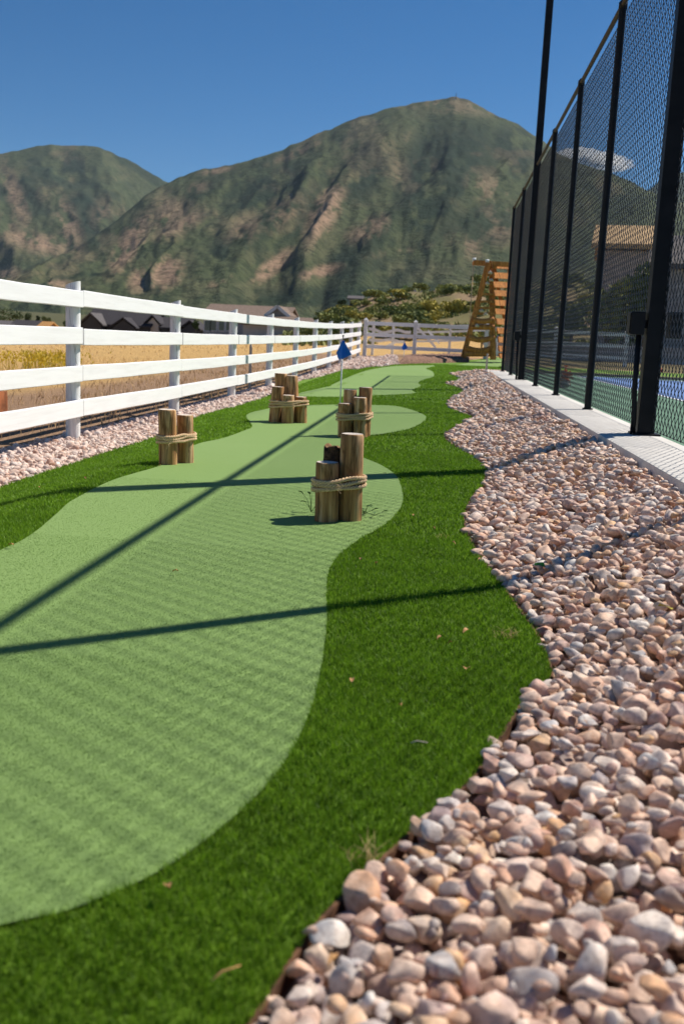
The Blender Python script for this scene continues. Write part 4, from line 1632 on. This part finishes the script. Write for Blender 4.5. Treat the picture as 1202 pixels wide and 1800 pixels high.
# shrubs, trees
def crown_mesh(name, n, seed, rx, ry, rz, leaf, lobes=9, flat=False):
    r_ = np.random.default_rng(seed)
    lc = r_.normal(size=(lobes, 3))
    lc /= np.linalg.norm(lc, axis=1)[:, None]
    lc *= r_.uniform(.35, .72, (lobes, 1))
    lr = r_.uniform(.28, .5, lobes)
    k = r_.integers(0, lobes, n)
    d = r_.normal(size=(n, 3))
    d /= np.linalg.norm(d, axis=1)[:, None]
    c_ = lc[k] + d * (lr[k] * r_.uniform(.55, 1.05, n) ** .6)[:, None]
    c_ = c_ * np.array([rx, ry, rz]) + np.array([0, 0, rz])
    c_[:, 2] = np.maximum(c_[:, 2], leaf * .3)
    a = r_.normal(size=(n, 3))
    a /= np.linalg.norm(a, axis=1)[:, None]
    b = np.cross(a, r_.normal(size=(n, 3)))
    b /= np.linalg.norm(b, axis=1)[:, None]
    s_ = leaf * r_.uniform(.6, 1.3, (n, 1))
    V = np.stack([c_ - a * s_, c_ - b * s_ * .6, c_ + a * s_, c_ + b * s_ * .6], 1).reshape(-1, 3)
    F = np.arange(n * 4).reshape(n, 4)
    sh = np.repeat(np.clip(r_.normal(.5, .25, n), 0, 1), 4)
    return mesh_np(name, V, [F], {'shade': sh})


scr = [crown_mesh('scrub', 420, 700 + k, 1.5, 1.2, .62 + .12 * (k % 3), .20, 8) for k in range(5)]
kinds = [('olive', M['scrub_olive']), ('yellow', M['scrub_yellow']), ('dark green', M['scrub_green'])]
scm = {}
for kn, mm in kinds:
    for j, me in enumerate(scr):
        c_ = me.copy()
        c_.materials.append(mm)
        scm[kn, j] = c_
sr = random.Random(12)
cnt = 0
for k in range(900):
    if cnt >= 298:
        break
    y = sr.uniform(62, 172)
    px = sr.uniform(535, 1180)
    x = (px - VPX) / F_PX * y
    if x * 165 / y < -24 + sr.uniform(-2, 6):
        continue
    if fbm(np.array([x * .13]), np.array([y * .06]), 3, 8)[0] < .40 + sr.uniform(-.10, .10):
        continue
    kn = sr.choices(['olive', 'yellow', 'dark green'], [.46, .24, .30])[0]
    o = bpy.data.objects.new('shrub', scm[kn, sr.randrange(5)])
    COL.objects.link(o)
    o.location = (x, y, float(Z(x, y)) - .1)
    o.rotation_euler = (0, 0, sr.uniform(0, 6.28))
    s_ = sr.uniform(.42, 1.05) * (.72 + y / 380)
    o.scale = (s_, s_, s_ * sr.uniform(.6, 1.0))
    tag(o, {'olive': 'olive brown scrub bush on the dry hillside behind the far fence', 'yellow': 'yellowish scrub bush on the dry hillside behind the far fence', 'dark green': 'dark green scrub bush on the dry hillside behind the far fence'}[kn], 'shrub', {'olive': 'olive scrub on the hillside', 'yellow': 'yellow scrub on the hillside', 'dark green': 'dark scrub on the hillside'}[kn])
    cnt += 1


n = 60000
py_ = rng.uniform(58, 190, n)
ppx = rng.uniform(500, 1190, n)
x = (ppx - VPX) / F_PX * py_
k = (x * 165 / py_ > -27) & (fbm(x * .22, py_ * .10, 4, 91) > .50)
x, y = x[k][:14000], py_[k][:14000]
n = len(x)
V, F, S = merge([blades(x, y, Z(x, y) - .05, rng.uniform(.12, .5, n), rng.uniform(.12, .34, n), rng.uniform(.2, 1.2, n), np.clip(rng.normal(.45, .28, n), 0, 1))])
obj('low_scrub', mesh_np('low_scrub', V, F, {'shade': S}), M['scrub_olive'], kind='stuff')


def tree(px, py_top, py_bot, wpx, y, mat, label, seed, group=None, conical=False):
    a, b = P(px, py_top, y), P(px, py_bot, y)
    h = a[2] - b[2]
    w = wpx / F_PX * y / 2
    t_ = thing('tree', label, 'tree', tuple(b), group)
    MB().tube([(0, 0, -.8), (.02 * h, 0, h * .3), (0, .02 * h, h * .75)], [.045 * h, .03 * h, .01 * h], 7).build('trunk', M['trunk'], t_, True)
    me = crown_mesh('crown', 1100, seed, w, w, h * .46, max(.10, h * .045), 11)
    o = obj('crown', me, mat, t_)
    o.location = (0, 0, h * .08)
    return t_


tree(18, 541, 572, 62, 150, M['crown_dark'], 'broad dark tree above the grey roof at the far left', 801)
tree(-15, 546, 574, 50, 150, M['crown_mid'], 'green tree at the left border above the grey roof', 802)
tree(52, 550, 571, 18, 152, M['crown_dark'], 'first small dark tree right of the broad dark tree', 803)
tree(66, 551, 571, 13, 153, M['crown_dark'], 'narrow dark tree between two round ones by the orange roof', 804)
tree(80, 555, 572, 22, 151, M['crown_mid'], 'low round tree right of the narrow dark tree', 805)
tree(116, 562, 577, 14, 150, M['crown_mid'], 'small bush like tree beside the nearest white fence post', 806)
tree(712, 502, 524, 22, 190, M['crown_lime'], 'lime green round tree on top of the dry hill', 807)
tree(683, 514, 530, 24, 186, M['crown_mid'], 'green tree just left of the lime green tree', 808)
tree(600, 525, 540, 22, 178, M['crown_dark'], 'dark green tree left of the little hilltop house', 809)
tree(344, 560, 582, 14, 130, M['crown_mid'], 'small tree between the dark house and the tan house', 810)
tree(296, 556, 580, 30, 175, M['crown_mid'], 'green tree behind the right roof of the dark house', 811)
tree(842, 500, 540, 34, 120, M['scrub_olive'], 'tall scrubby tree just left of the climbing frame', 812)
tree(925, 560, 612, 60, 48, M['crown_dark'], 'dark tree seen through the far end of the black fence', 813)
tree(1000, 520, 612, 70, 60, M['crown_mid'], 'green tree seen through the middle of the black fence', 814)
tree(1062, 470, 618, 80, 41, M['scrub_olive'], 'olive tree before the brown house behind the court', 815)
tree(1098, 480, 622, 66, 41.5, M['crown_dark'], 'dark tree between two lighter ones before the brown house', 817)
tree(1128, 455, 622, 70, 40, M['crown_mid'], 'tall green tree right of the tan roof behind the court', 816)


# ------------------------------------------------------------------ houses
def prism_roof(name, mat, parent, c, L, Wd, ze, zr, along='x', over=.4, trim=None):
    """Gable roof over a rectangle L (x) by Wd (y) centred at c: two slabs."""
    cx, cy = c
    hl, hw_ = L / 2 + over, Wd / 2 + over
    th = .22
    mb = MB()
    if along == 'x':
        for s in (-1, 1):
            vs_ = [(cx - hl, cy + s * hw_, ze), (cx + hl, cy + s * hw_, ze), (cx + hl, cy, zr), (cx - hl, cy, zr)]
            mb.add(vs_ + [(a, b, z + th) for a, b, z in vs_], [(0, 1, 2, 3), (4, 5, 6, 7), (0, 1, 5, 4), (1, 2, 6, 5), (2, 3, 7, 6), (3, 0, 4, 7)])
    else:
        for s in (-1, 1):
            vs_ = [(cx + s * hl, cy - hw_, ze), (cx + s * hl, cy + hw_, ze), (cx, cy + hw_, zr), (cx, cy - hw_, zr)]
            mb.add(vs_ + [(a, b, z + th) for a, b, z in vs_], [(0, 1, 2, 3), (4, 5, 6, 7), (0, 1, 5, 4), (1, 2, 6, 5), (2, 3, 7, 6), (3, 0, 4, 7)])
    return mb.build(name, mat, parent)


def gable_wall(name, mat, parent, c, L, Wd, z0, ze, zr, along='x'):
    cx, cy = c
    hl, hw_ = L / 2, Wd / 2
    mb = MB()
    if along == 'x':
        e = [[(x, cy - hw_, z0), (x, cy + hw_, z0), (x, cy + hw_, ze), (x, cy, zr), (x, cy - hw_, ze)] for x in (cx - hl, cx + hl)]
    else:
        e = [[(cx - hl, y, z0), (cx + hl, y, z0), (cx + hl, y, ze), (cx, y, zr), (cx - hl, y, ze)] for y in (cy - hw_, cy + hw_)]
    mb.add(e[0] + e[1], [(4, 3, 2, 1, 0), (5, 6, 7, 8, 9), (0, 1, 6, 5), (1, 2, 7, 6), (4, 0, 5, 9), (2, 3, 8, 7), (3, 4, 9, 8)])
    return mb.build(name, mat, parent)


def window(parent, x, y, z, w, h, arched=False):
    f = MB().box((x - w / 2 - .1, y - .06, z - .1), (x + w / 2 + .1, y - .005, z + h + .1)).build('window', M['trim_white'], parent)
    MB().box((x - w / 2, y - .075, z), (x + w / 2, y - .0605, z + h)).build('pane', M['glass'], f)
    return f


def house_at(px, y, label, name='house'):
    x = P(px, 590, y)[0]
    z = float(Z(x, y))
    return thing(name, label, 'house', (x, y, z)), x, z


# dark grey house
y = 160.0
hs_, hx, hz = house_at(228, y, 'dark grey house with several dark gables behind the white fence')
k_ = y / F_PX


def HZ(px, py):
    return P(px, py, y)[2] - hz


def HXc(px, py=565):
    return P(px, py, y)[0] - hx


x0, x1 = HXc(150), HXc(262)
gable_wall('wall', M['wall_dark'], hs_, ((x0 + x1) / 2, 6), x1 - x0, 11, -1.5, HZ(200, 571), HZ(200, 541))
prism_roof('roof', M['roof_dark'], hs_, ((x0 + x1) / 2, 6), x1 - x0, 11, HZ(200, 573), HZ(200, 541))
for pa, pl_, pr, pe, pk_ in ((164, 148, 184, 572, 552), (219, 203, 242, 577, 560)):
    a, b = HXc(pl_), HXc(pr)
    gable_wall('gable', M['wall_dark'], hs_, ((a + b) / 2, 1.0), b - a, 5, -1.5, HZ(pa, pe), HZ(pa, pk_ + 2), 'y')
    prism_roof('gable_roof', M['roof_grey'] if pa < 200 else M['roof_dark'], hs_, ((a + b) / 2, 1.0), b - a, 5, HZ(pa, pe), HZ(pa, pk_), 'y')
    window(hs_, (a + b) / 2, -1.5, HZ(pa, pe) - 2.6, 1.4, 1.3)
a, b = HXc(255), HXc(276)
gable_wall('gable', M['wall_cream'], hs_, ((a + b) / 2, 3), b - a, 4, -1.5, HZ(265, 570), HZ(265, 558), 'y')
prism_roof('gable_roof', M['roof_dark'], hs_, ((a + b) / 2, 3), b - a, 4, HZ(265, 570), HZ(265, 555), 'y')
a, b = HXc(272), HXc(322)
gable_wall('wing_wall', M['wall_dark'], hs_, ((a + b) / 2, 6), b - a, 9, -1.5, HZ(295, 578), HZ(295, 562))
prism_roof('wing_roof', M['roof_dark'], hs_, ((a + b) / 2, 6), b - a, 9, HZ(295, 578), HZ(295, 559))

# garage gable right of it
hs2, hx, hz = house_at(335, y, 'small dark gabled shed right of the dark house')
a, b = HXc(322), HXc(352)
gable_wall('wall', M['wall_dark'], hs2, ((a + b) / 2, 2), b - a, 6, -1, HZ(335, 580), HZ(335, 568), 'y')
prism_roof('roof', M['roof_dark'], hs2, ((a + b) / 2, 2), b - a, 6, HZ(335, 580), HZ(335, 565), 'y')

# tan house with a white trimmed gable
y = 112.0
hs3, hx, hz = house_at(445, y, 'tan house with white trimmed front gable behind the white fence')
a, b = HXc(358), HXc(500)
gable_wall('wall', M['wall_stone'], hs3, ((a + b) / 2, 5), b - a, 10, -1, HZ(420, 559), HZ(420, 538))
prism_roof('roof', M['roof_brown'], hs3, ((a + b) / 2, 5), b - a, 10, HZ(420, 560), HZ(420, 537))
a, b = HXc(474), HXc(511)
gable_wall('gable', M['wall_tan'], hs3, ((a + b) / 2, 1), b - a, 6, -1, HZ(492, 557), HZ(492, 543.5), 'y')
prism_roof('gable_roof', M['roof_brown'], hs3, ((a + b) / 2, .9), b - a, 6, HZ(492, 558), HZ(492, 541.5), 'y', .15)
for s in (-1, 1):
    MB().beam(((a + b) / 2 + s * ((b - a) / 2 + .2), -2.32, HZ(492, 558) + .05), ((a + b) / 2, -2.32, HZ(492, 541.5) + .1), .06, .34, (0, 0, 1)).build('barge_board', M['trim_white'], hs3)
a, b = HXc(446), HXc(556)
gable_wall('garage_wall', M['wall_cream'], hs3, ((a + b) / 2, -2.5), b - a, 7, -1, HZ(500, 574), HZ(500, 562))
prism_roof('garage_roof', M['roof_brown'], hs3, ((a + b) / 2, -2.5), b - a, 7, HZ(500, 575), HZ(500, 561))
for px in (365, 376, 390, 403, 434):
    window(hs3, HXc(px), 0, HZ(px, 581), .62, 1.1)
window(hs3, HXc(543), -6.0, HZ(543, 583), .9, .35)

# little houses on the hill and roofs on the left
y = 185.0
for px, w, py_e, py_r, label, wm, rm in ((622, 20, 527, 521, 'small grey house on the brow of the dry hill', 'wall_stone', 'roof_grey'), (640, 16, 529, 524.5, 'low pale outbuilding right of the small hilltop house', 'wall_tan', 'roof_grey'),
                                       (722, 34, 519, 511, 'dark long house beside the lime green tree', 'wall_brown', 'roof_dark'), (502, 14, 551, 545, 'tiny grey house glimpsed right of the tan gable', 'wall_stone', 'roof_grey')):
    hh2, hx, hz = house_at(px, y, label)
    a, b = HXc(px - w / 2), HXc(px + w / 2)
    gable_wall('wall', M[wm], hh2, ((a + b) / 2, 2), b - a, 5, -1, HZ(px, py_e), HZ(px, py_r + 1))
    prism_roof('roof', M[rm], hh2, ((a + b) / 2, 2), b - a, 5, HZ(px, py_e), HZ(px, py_r))
    for s in (-.25, .2):
        window(hh2, (a + b) / 2 + s * (b - a), -.5, HZ(px, py_e) - 1.4, .8, .9)
y = 140.0
for px, w, py_e, py_r, label, rm in ((8, 30, 574, 566, 'low grey roofed house at the far left under the trees', 'roof_grey'), (42, 38, 577, 565, 'dark roofed house at the left behind the fence', 'roof_dark'), (70, 22, 579, 567, 'house with an orange sunlit roof at the left', 'roof_orange')):
    hh2, hx, hz = house_at(px, y, label)
    a, b = HXc(px - w / 2), HXc(px + w / 2)
    gable_wall('wall', M['wall_stone'], hh2, ((a + b) / 2, 2), b - a, 5, -1, HZ(px, py_e), HZ(px, py_r + 1))
    prism_roof('roof', M[rm], hh2, ((a + b) / 2, 2), b - a, 5, HZ(px, py_e), HZ(px, py_r))
    window(hh2, (a + b) / 2, -.5, HZ(px, py_e) - 1.4, .8, .9)

# big house behind the court, seen through the mesh
y = 46.0
hs4, hx, hz = house_at(1090, y, 'large brown house with a tan roof seen through the black mesh')
a, b = HXc(1040), HXc(1128)
gable_wall('wall', M['wall_brown'], hs4, ((a + b) / 2, 3.2), b - a, 6, -.5, HZ(1085, 440), HZ(1085, 392))
prism_roof('roof', M['roof_tan'], hs4, ((a + b) / 2, 3.2), b - a, 6, HZ(1085, 437), HZ(1085, 389), 'x', .3)
a, b = HXc(1120), HXc(1330)
gable_wall('wing_wall', M['wall_stone'], hs4, ((a + b) / 2, 5), b - a, 7, -.5, HZ(1200, 470), HZ(1200, 405))
prism_roof('wing_roof', M['roof_grey'], hs4, ((a + b) / 2, 5), b - a, 7, HZ(1200, 470), HZ(1200, 402), 'x', .4)

hs4.rotation_euler = (0, 0, -math.atan2(hs4.location.x, hs4.location.y))
# grey block wall behind the court lawn
bw = thing('garden_wall', 'long grey block wall behind the lawn beyond the court', 'wall', (7, 38, float(Z(7, 38))))
for r_ in range(3):
    for k in range(34):
        x = -5.5 + k * .62 + (.31 if r_ % 2 else 0)
        if 'blk' not in globals():
            o = MB().box((0, 0, 0), (.608, .25, .194), .008).build('block', M['wall_stone'], bw)
            blk = o.data
        else:
            o = obj('block', blk, None, bw)
        o.location = (x, 0, r_ * .2)
# orange flowering plants along the court edge
for k, (px, py) in enumerate(((990, 690), (1152, 668))):
    p_ = P(px, py, 15.2 if k == 0 else 22.0)
    t_ = thing('flower_pot', ['orange flower clump inside the court fence', 'second flower clump at the back of the court'][k], 'plant', (p_[0], p_[1], .15))
    obj('blossoms', crown_mesh('blossoms', 160, 900 + k, .14, .14, .16, .03, 6), simple('blossom', (.55, .16, .07), .7, .4, 30), t_)
    MB().tube([(0, 0, 0), (0, 0, .10)], [.07, .09], 12).build('pot', M['wall_brown'], t_, True)

# ------------------------------------------------------------------ dry grass and weeds behind the white fence
pl = []
n = 8000
x = -2.9 - np.abs(rng.exponential(2.6, n))
y = 4 + rng.uniform(0, 1, n) ** 1.3 * 24
cl = fbm(x * 1.4, y * 1.4, 3, 61)
k = (x > -16) & (cl > .42) & (x > -.5 * y - 1.5)
x, y, cl = x[k], y[k], cl[k]
n = len(x)
yel = ss(-5.2, -6.6, x)
h = np.where(yel > .5, rng.uniform(.05, .13, n), rng.uniform(.02, .08, n)) * (.6 + cl)
tall = rng.uniform(0, 1, n) < .010
h = np.where(tall & (yel < .5), rng.uniform(.20, .38, n), h)
pl.append(blades(x, y, Z(x, y) - .045, h + .02, .0035 + .0006 * y, rng.uniform(.15, .8, n), np.clip(rng.normal(.12 + .5 * yel, .15, n), 0, 1)))
n = 2500
x, y = rng.uniform(-40, -6.3, n), rng.uniform(12, 75, n)
pl.append(blades(x, y, Z(x, y) - .05, rng.uniform(.05, .14, n), .010 + .0008 * y, rng.uniform(.15, .6, n), np.clip(rng.normal(.7, .2, n), 0, 1)))
V, F, S = merge(pl)
obj('dry_grass', mesh_np('dry_grass', V, F, {'shade': S}), M['dry_stalks'], kind='stuff')
n = 6000
x, y = rng.uniform(-13, -5.8, n), rng.uniform(15.5, 24, n)
k = (fbm(x * 1.1, y * .7, 3, 33) > .535 + .05 * rng.normal(size=n)) & (x / y < -.392 + .022 * rng.normal(size=n))
x, y = x[k], y[k]
n = len(x)
pl = [blades(x, y, Z(x, y) - .03, rng.uniform(.08, .36, n), .014, rng.uniform(.1, .5, n), np.clip(rng.normal(.5, .3, n), 0, 1))]
xx, yy = np.repeat(x, 3) + rng.normal(0, .05, n * 3), np.repeat(y, 3) + rng.normal(0, .05, n * 3)
hh3 = rng.uniform(.14, .34, n * 3)
pl.append(blades(xx, yy, Z(xx, yy) + hh3, rng.uniform(.03, .07, n * 3), .035, rng.uniform(.2, .8, n * 3), rng.uniform(.65, 1, n * 3)))
V, F, S = merge(pl)
obj('yellow_wildflowers', mesh_np('yellow_wildflowers', V, F, {'shade': S}), M['weed_stalks'], kind='stuff')

# ------------------------------------------------------------------ small things on the turf
def leaf_mesh(L, wd, curl, seed):
    r_ = random.Random(seed)
    mb = MB()
    n = 5
    vs_, fs = [], []
    for i in range(n + 1):
        f = i / n
        w = wd * math.sin(math.pi * min(.98, f * .92 + .06)) ** .8
        z = curl * math.sin(f * 2.4) + .002
        vs_ += [(L * (f - .5), -w / 2, z + curl * .8 * r_.uniform(.3, 1.2)), (L * (f - .5), 0, z), (L * (f - .5), w / 2, z + curl * .7 * r_.uniform(.2, 1.2))]
    for i in range(n):
        fs += [(i * 3, i * 3 + 1, i * 3 + 4, i * 3 + 3), (i * 3 + 1, i * 3 + 2, i * 3 + 5, i * 3 + 4)]
    mb.add(vs_, fs)
    return mb.mesh('dead_leaf')


LEAVES = [
    (296, 1592, 'curled brown leaf on the dark turf near the bottom left', .024), (308, 1014, 'brown leaf lying alone on the light green in the sunlit left half', .020),
    (634, 997, 'left one of two small tan leaves on the dark turf below the front logs', .018), (660, 1004, 'right one of two small tan leaves on the dark turf below the front logs', .016),
    (796, 967, 'pale leaf bit on the dark turf by the gravel edge', .016), (841, 997, 'small orange leaf against the gravel edge', .016), (771, 1140, 'orange leaf on the dark turf left of the dry grass tuft', .018),
    (816, 1126, 'brown leaf next to the dry grass tuft at the gravel edge', .022), (790, 1149, 'tiny leaf below the orange one on the dark turf', .014), (820, 1196, 'large curled orange leaf on the dark turf near the stones', .030),
    (618, 1218, 'dull brown leaf on dark turf beside the edge of the light green', .022), (726, 917, 'tan leaf at the rim of the light green right of the front logs', .020), (762, 940, 'small rust leaf on dark turf above the second post shadow', .014),
    (676, 838, 'brown leaf on the green edge behind the front logs', .018), (282, 824, 'tan leaf at the foot of the two log bundle', .018), (150, 850, 'tiny pale leaf on the left dark turf strip', .016),
    (70, 866, 'rust leaf bit along the left edge of the green', .018), (20, 967, 'pinkish leaf at the left border where dark turf meets the green', .022), (845, 985, 'rust scrap where dark turf meets the river stones', .014), (700, 1262, 'faint brown leaf low on the dark turf', .014),
    (585, 1725, 'brown leaf scrap in the shaded bottom turf', .02)]
for k, (px, py, lab, L) in enumerate(LEAVES):
    g = G(px, py)
    me = leaf_mesh(L * .85, L * .48, .006, k)
    o = obj('dead_leaf', me, M['leaf_dry'], None, True)
    ing = bool(in_green(np.array([g[0]]), np.array([g[1]]))[0])
    o.location = (g[0], g[1], g[2] + (.012 if ing else .020))
    o.rotation_euler = (random.uniform(-.25, .25), random.uniform(-.25, .25), random.uniform(0, 6.28))
    tag(o, lab, 'leaf', 'dry leaves on the turf')
for px, py, mk_, lab, off in ((948, 994, 'leaf_green', 'bright green leaf lying among the river stones', .075), (1166, 1088, 'leaf_yellow', 'yellow green leaf on the river stones near the right border', .075)):
    g = G(px, py, .05)
    o = obj('fallen_leaf', leaf_mesh(.036, .026, .006, 31 + px), M[mk_], None, True)
    i, j = int((g[0] - HX0) / CELL), int((g[1] - HY0) / CELL)
    o.location = (g[0], g[1], float(HM[j - 1:j + 2, i - 1:i + 2].max()) + .004)
    o.rotation_euler = (.35, .1, random.uniform(0, 6.28))
    tag(o, lab, 'leaf')
for px, py, L, lab in ((735, 1326, .015, 'short pale twig on the dark turf near the stones'), (396, 1742, .020, 'brown twig in the dark turf at the bottom')):
    g = G(px, py)
    o = MB().tube([(-L, 0, .0), (-.2 * L, .002, .003), (L, -.001, .001)], [.0008, .0012, .0007], 6).build('twig', M['wall_cream'] if px > 500 else M['leaf_dry'], None, True)
    o.location = (g[0], g[1], g[2] + .021)
    o.rotation_euler = (0, 0, .2 if px > 500 else .9)
    tag(o, lab, 'twig')


def weed(px, py, label, leaves, h):
    g = G(px, py)
    t_ = thing('weed', label, 'weed', (g[0], g[1], g[2] + .004))
    rr = random.Random(int(px))
    for k in range(leaves):
        a = rr.uniform(0, 6.28)
        r_ = rr.uniform(.008, .045)
        zt = rr.uniform(.012, h)
        MB().tube([(0, 0, 0), (math.cos(a) * r_ * .5, math.sin(a) * r_ * .5, zt * .7), (math.cos(a) * r_, math.sin(a) * r_, zt)], [.0012, .001, .0007], 5).build('stem', M['weed_leaf'], t_, True)
        lf = obj('leaf', leaf_mesh(.026, .012, .004, 60 + k + int(px)), M['weed_leaf'], t_, True)
        lf.location = (math.cos(a) * (r_ + .009), math.sin(a) * (r_ + .009), zt)
        lf.rotation_euler = (rr.uniform(-.4, .4), rr.uniform(-.5, .2), a)
    return t_


weed(547, 902, 'sparse dark weed growing at the left foot of the nearest log bundle', 6, .10)
weed(641, 905, 'low leafy weed at the right foot of the nearest log bundle', 7, .03)
weed(657, 908, 'tiny weed seedling on the green right of the nearest log bundle', 3, .015)


def tuft(px, py, n, label, spread, hmax):
    g = G(px, py)
    x, y = g[0] + rng.normal(0, spread, n), g[1] + rng.normal(0, spread, n)
    V, F, S = merge([blades(x, y, Z(x, y) + .004, rng.uniform(.012, hmax, n), .0016, rng.uniform(.6, 2.0, n), np.clip(rng.normal(.4, .25, n), 0, 1))])
    o = obj('dry_tuft', mesh_np('dry_tuft', V - np.array(g), F, {'shade': S}), M['dry_stalks'])
    o.location = tuple(g)
    tag(o, label, 'grass tuft')


tuft(893, 1122, 50, 'tangle of dry straw at the gravel edge beside the post shadow', .016, .022)
tuft(640, 1522, 26, 'wisp of dry straw at the steel edging near the bottom', .014, .03)
tuft(775, 948, 24, 'thin dry straw lying on the dark turf', .02, .02)

# ------------------------------------------------------------------ the air between here and the mountains
bpy.context.view_layer.update()
lo, hi = Vector((1e9,) * 3), Vector((-1e9,) * 3)
for o in SC.objects:
    if o.type == 'MESH' and o.parent is None or (o.parent and o.parent.name.startswith('summit')):
        for c_ in o.bound_box:
            w_ = o.matrix_world @ Vector(c_)
            lo = Vector(map(min, lo, w_))
            hi = Vector(map(max, hi, w_))
hz_ = NT('haze_air')
hz_.n.remove(hz_.b)
pv_ = hz_.n.new('ShaderNodeVolumePrincipled')
pv_.inputs['Color'].default_value = (.66, .82, 1.0, 1)
pv_.inputs['Density'].default_value = 0.000024
pv_.inputs['Anisotropy'].default_value = 0.2
hz_.l.new(pv_.outputs[0], hz_.out.inputs[1])
MB().box((lo.x - 20, lo.y - 20, lo.z - 1), (hi.x + 20, hi.y + 20, hi.z + 5)).build('haze', hz_.m, kind='stuff')
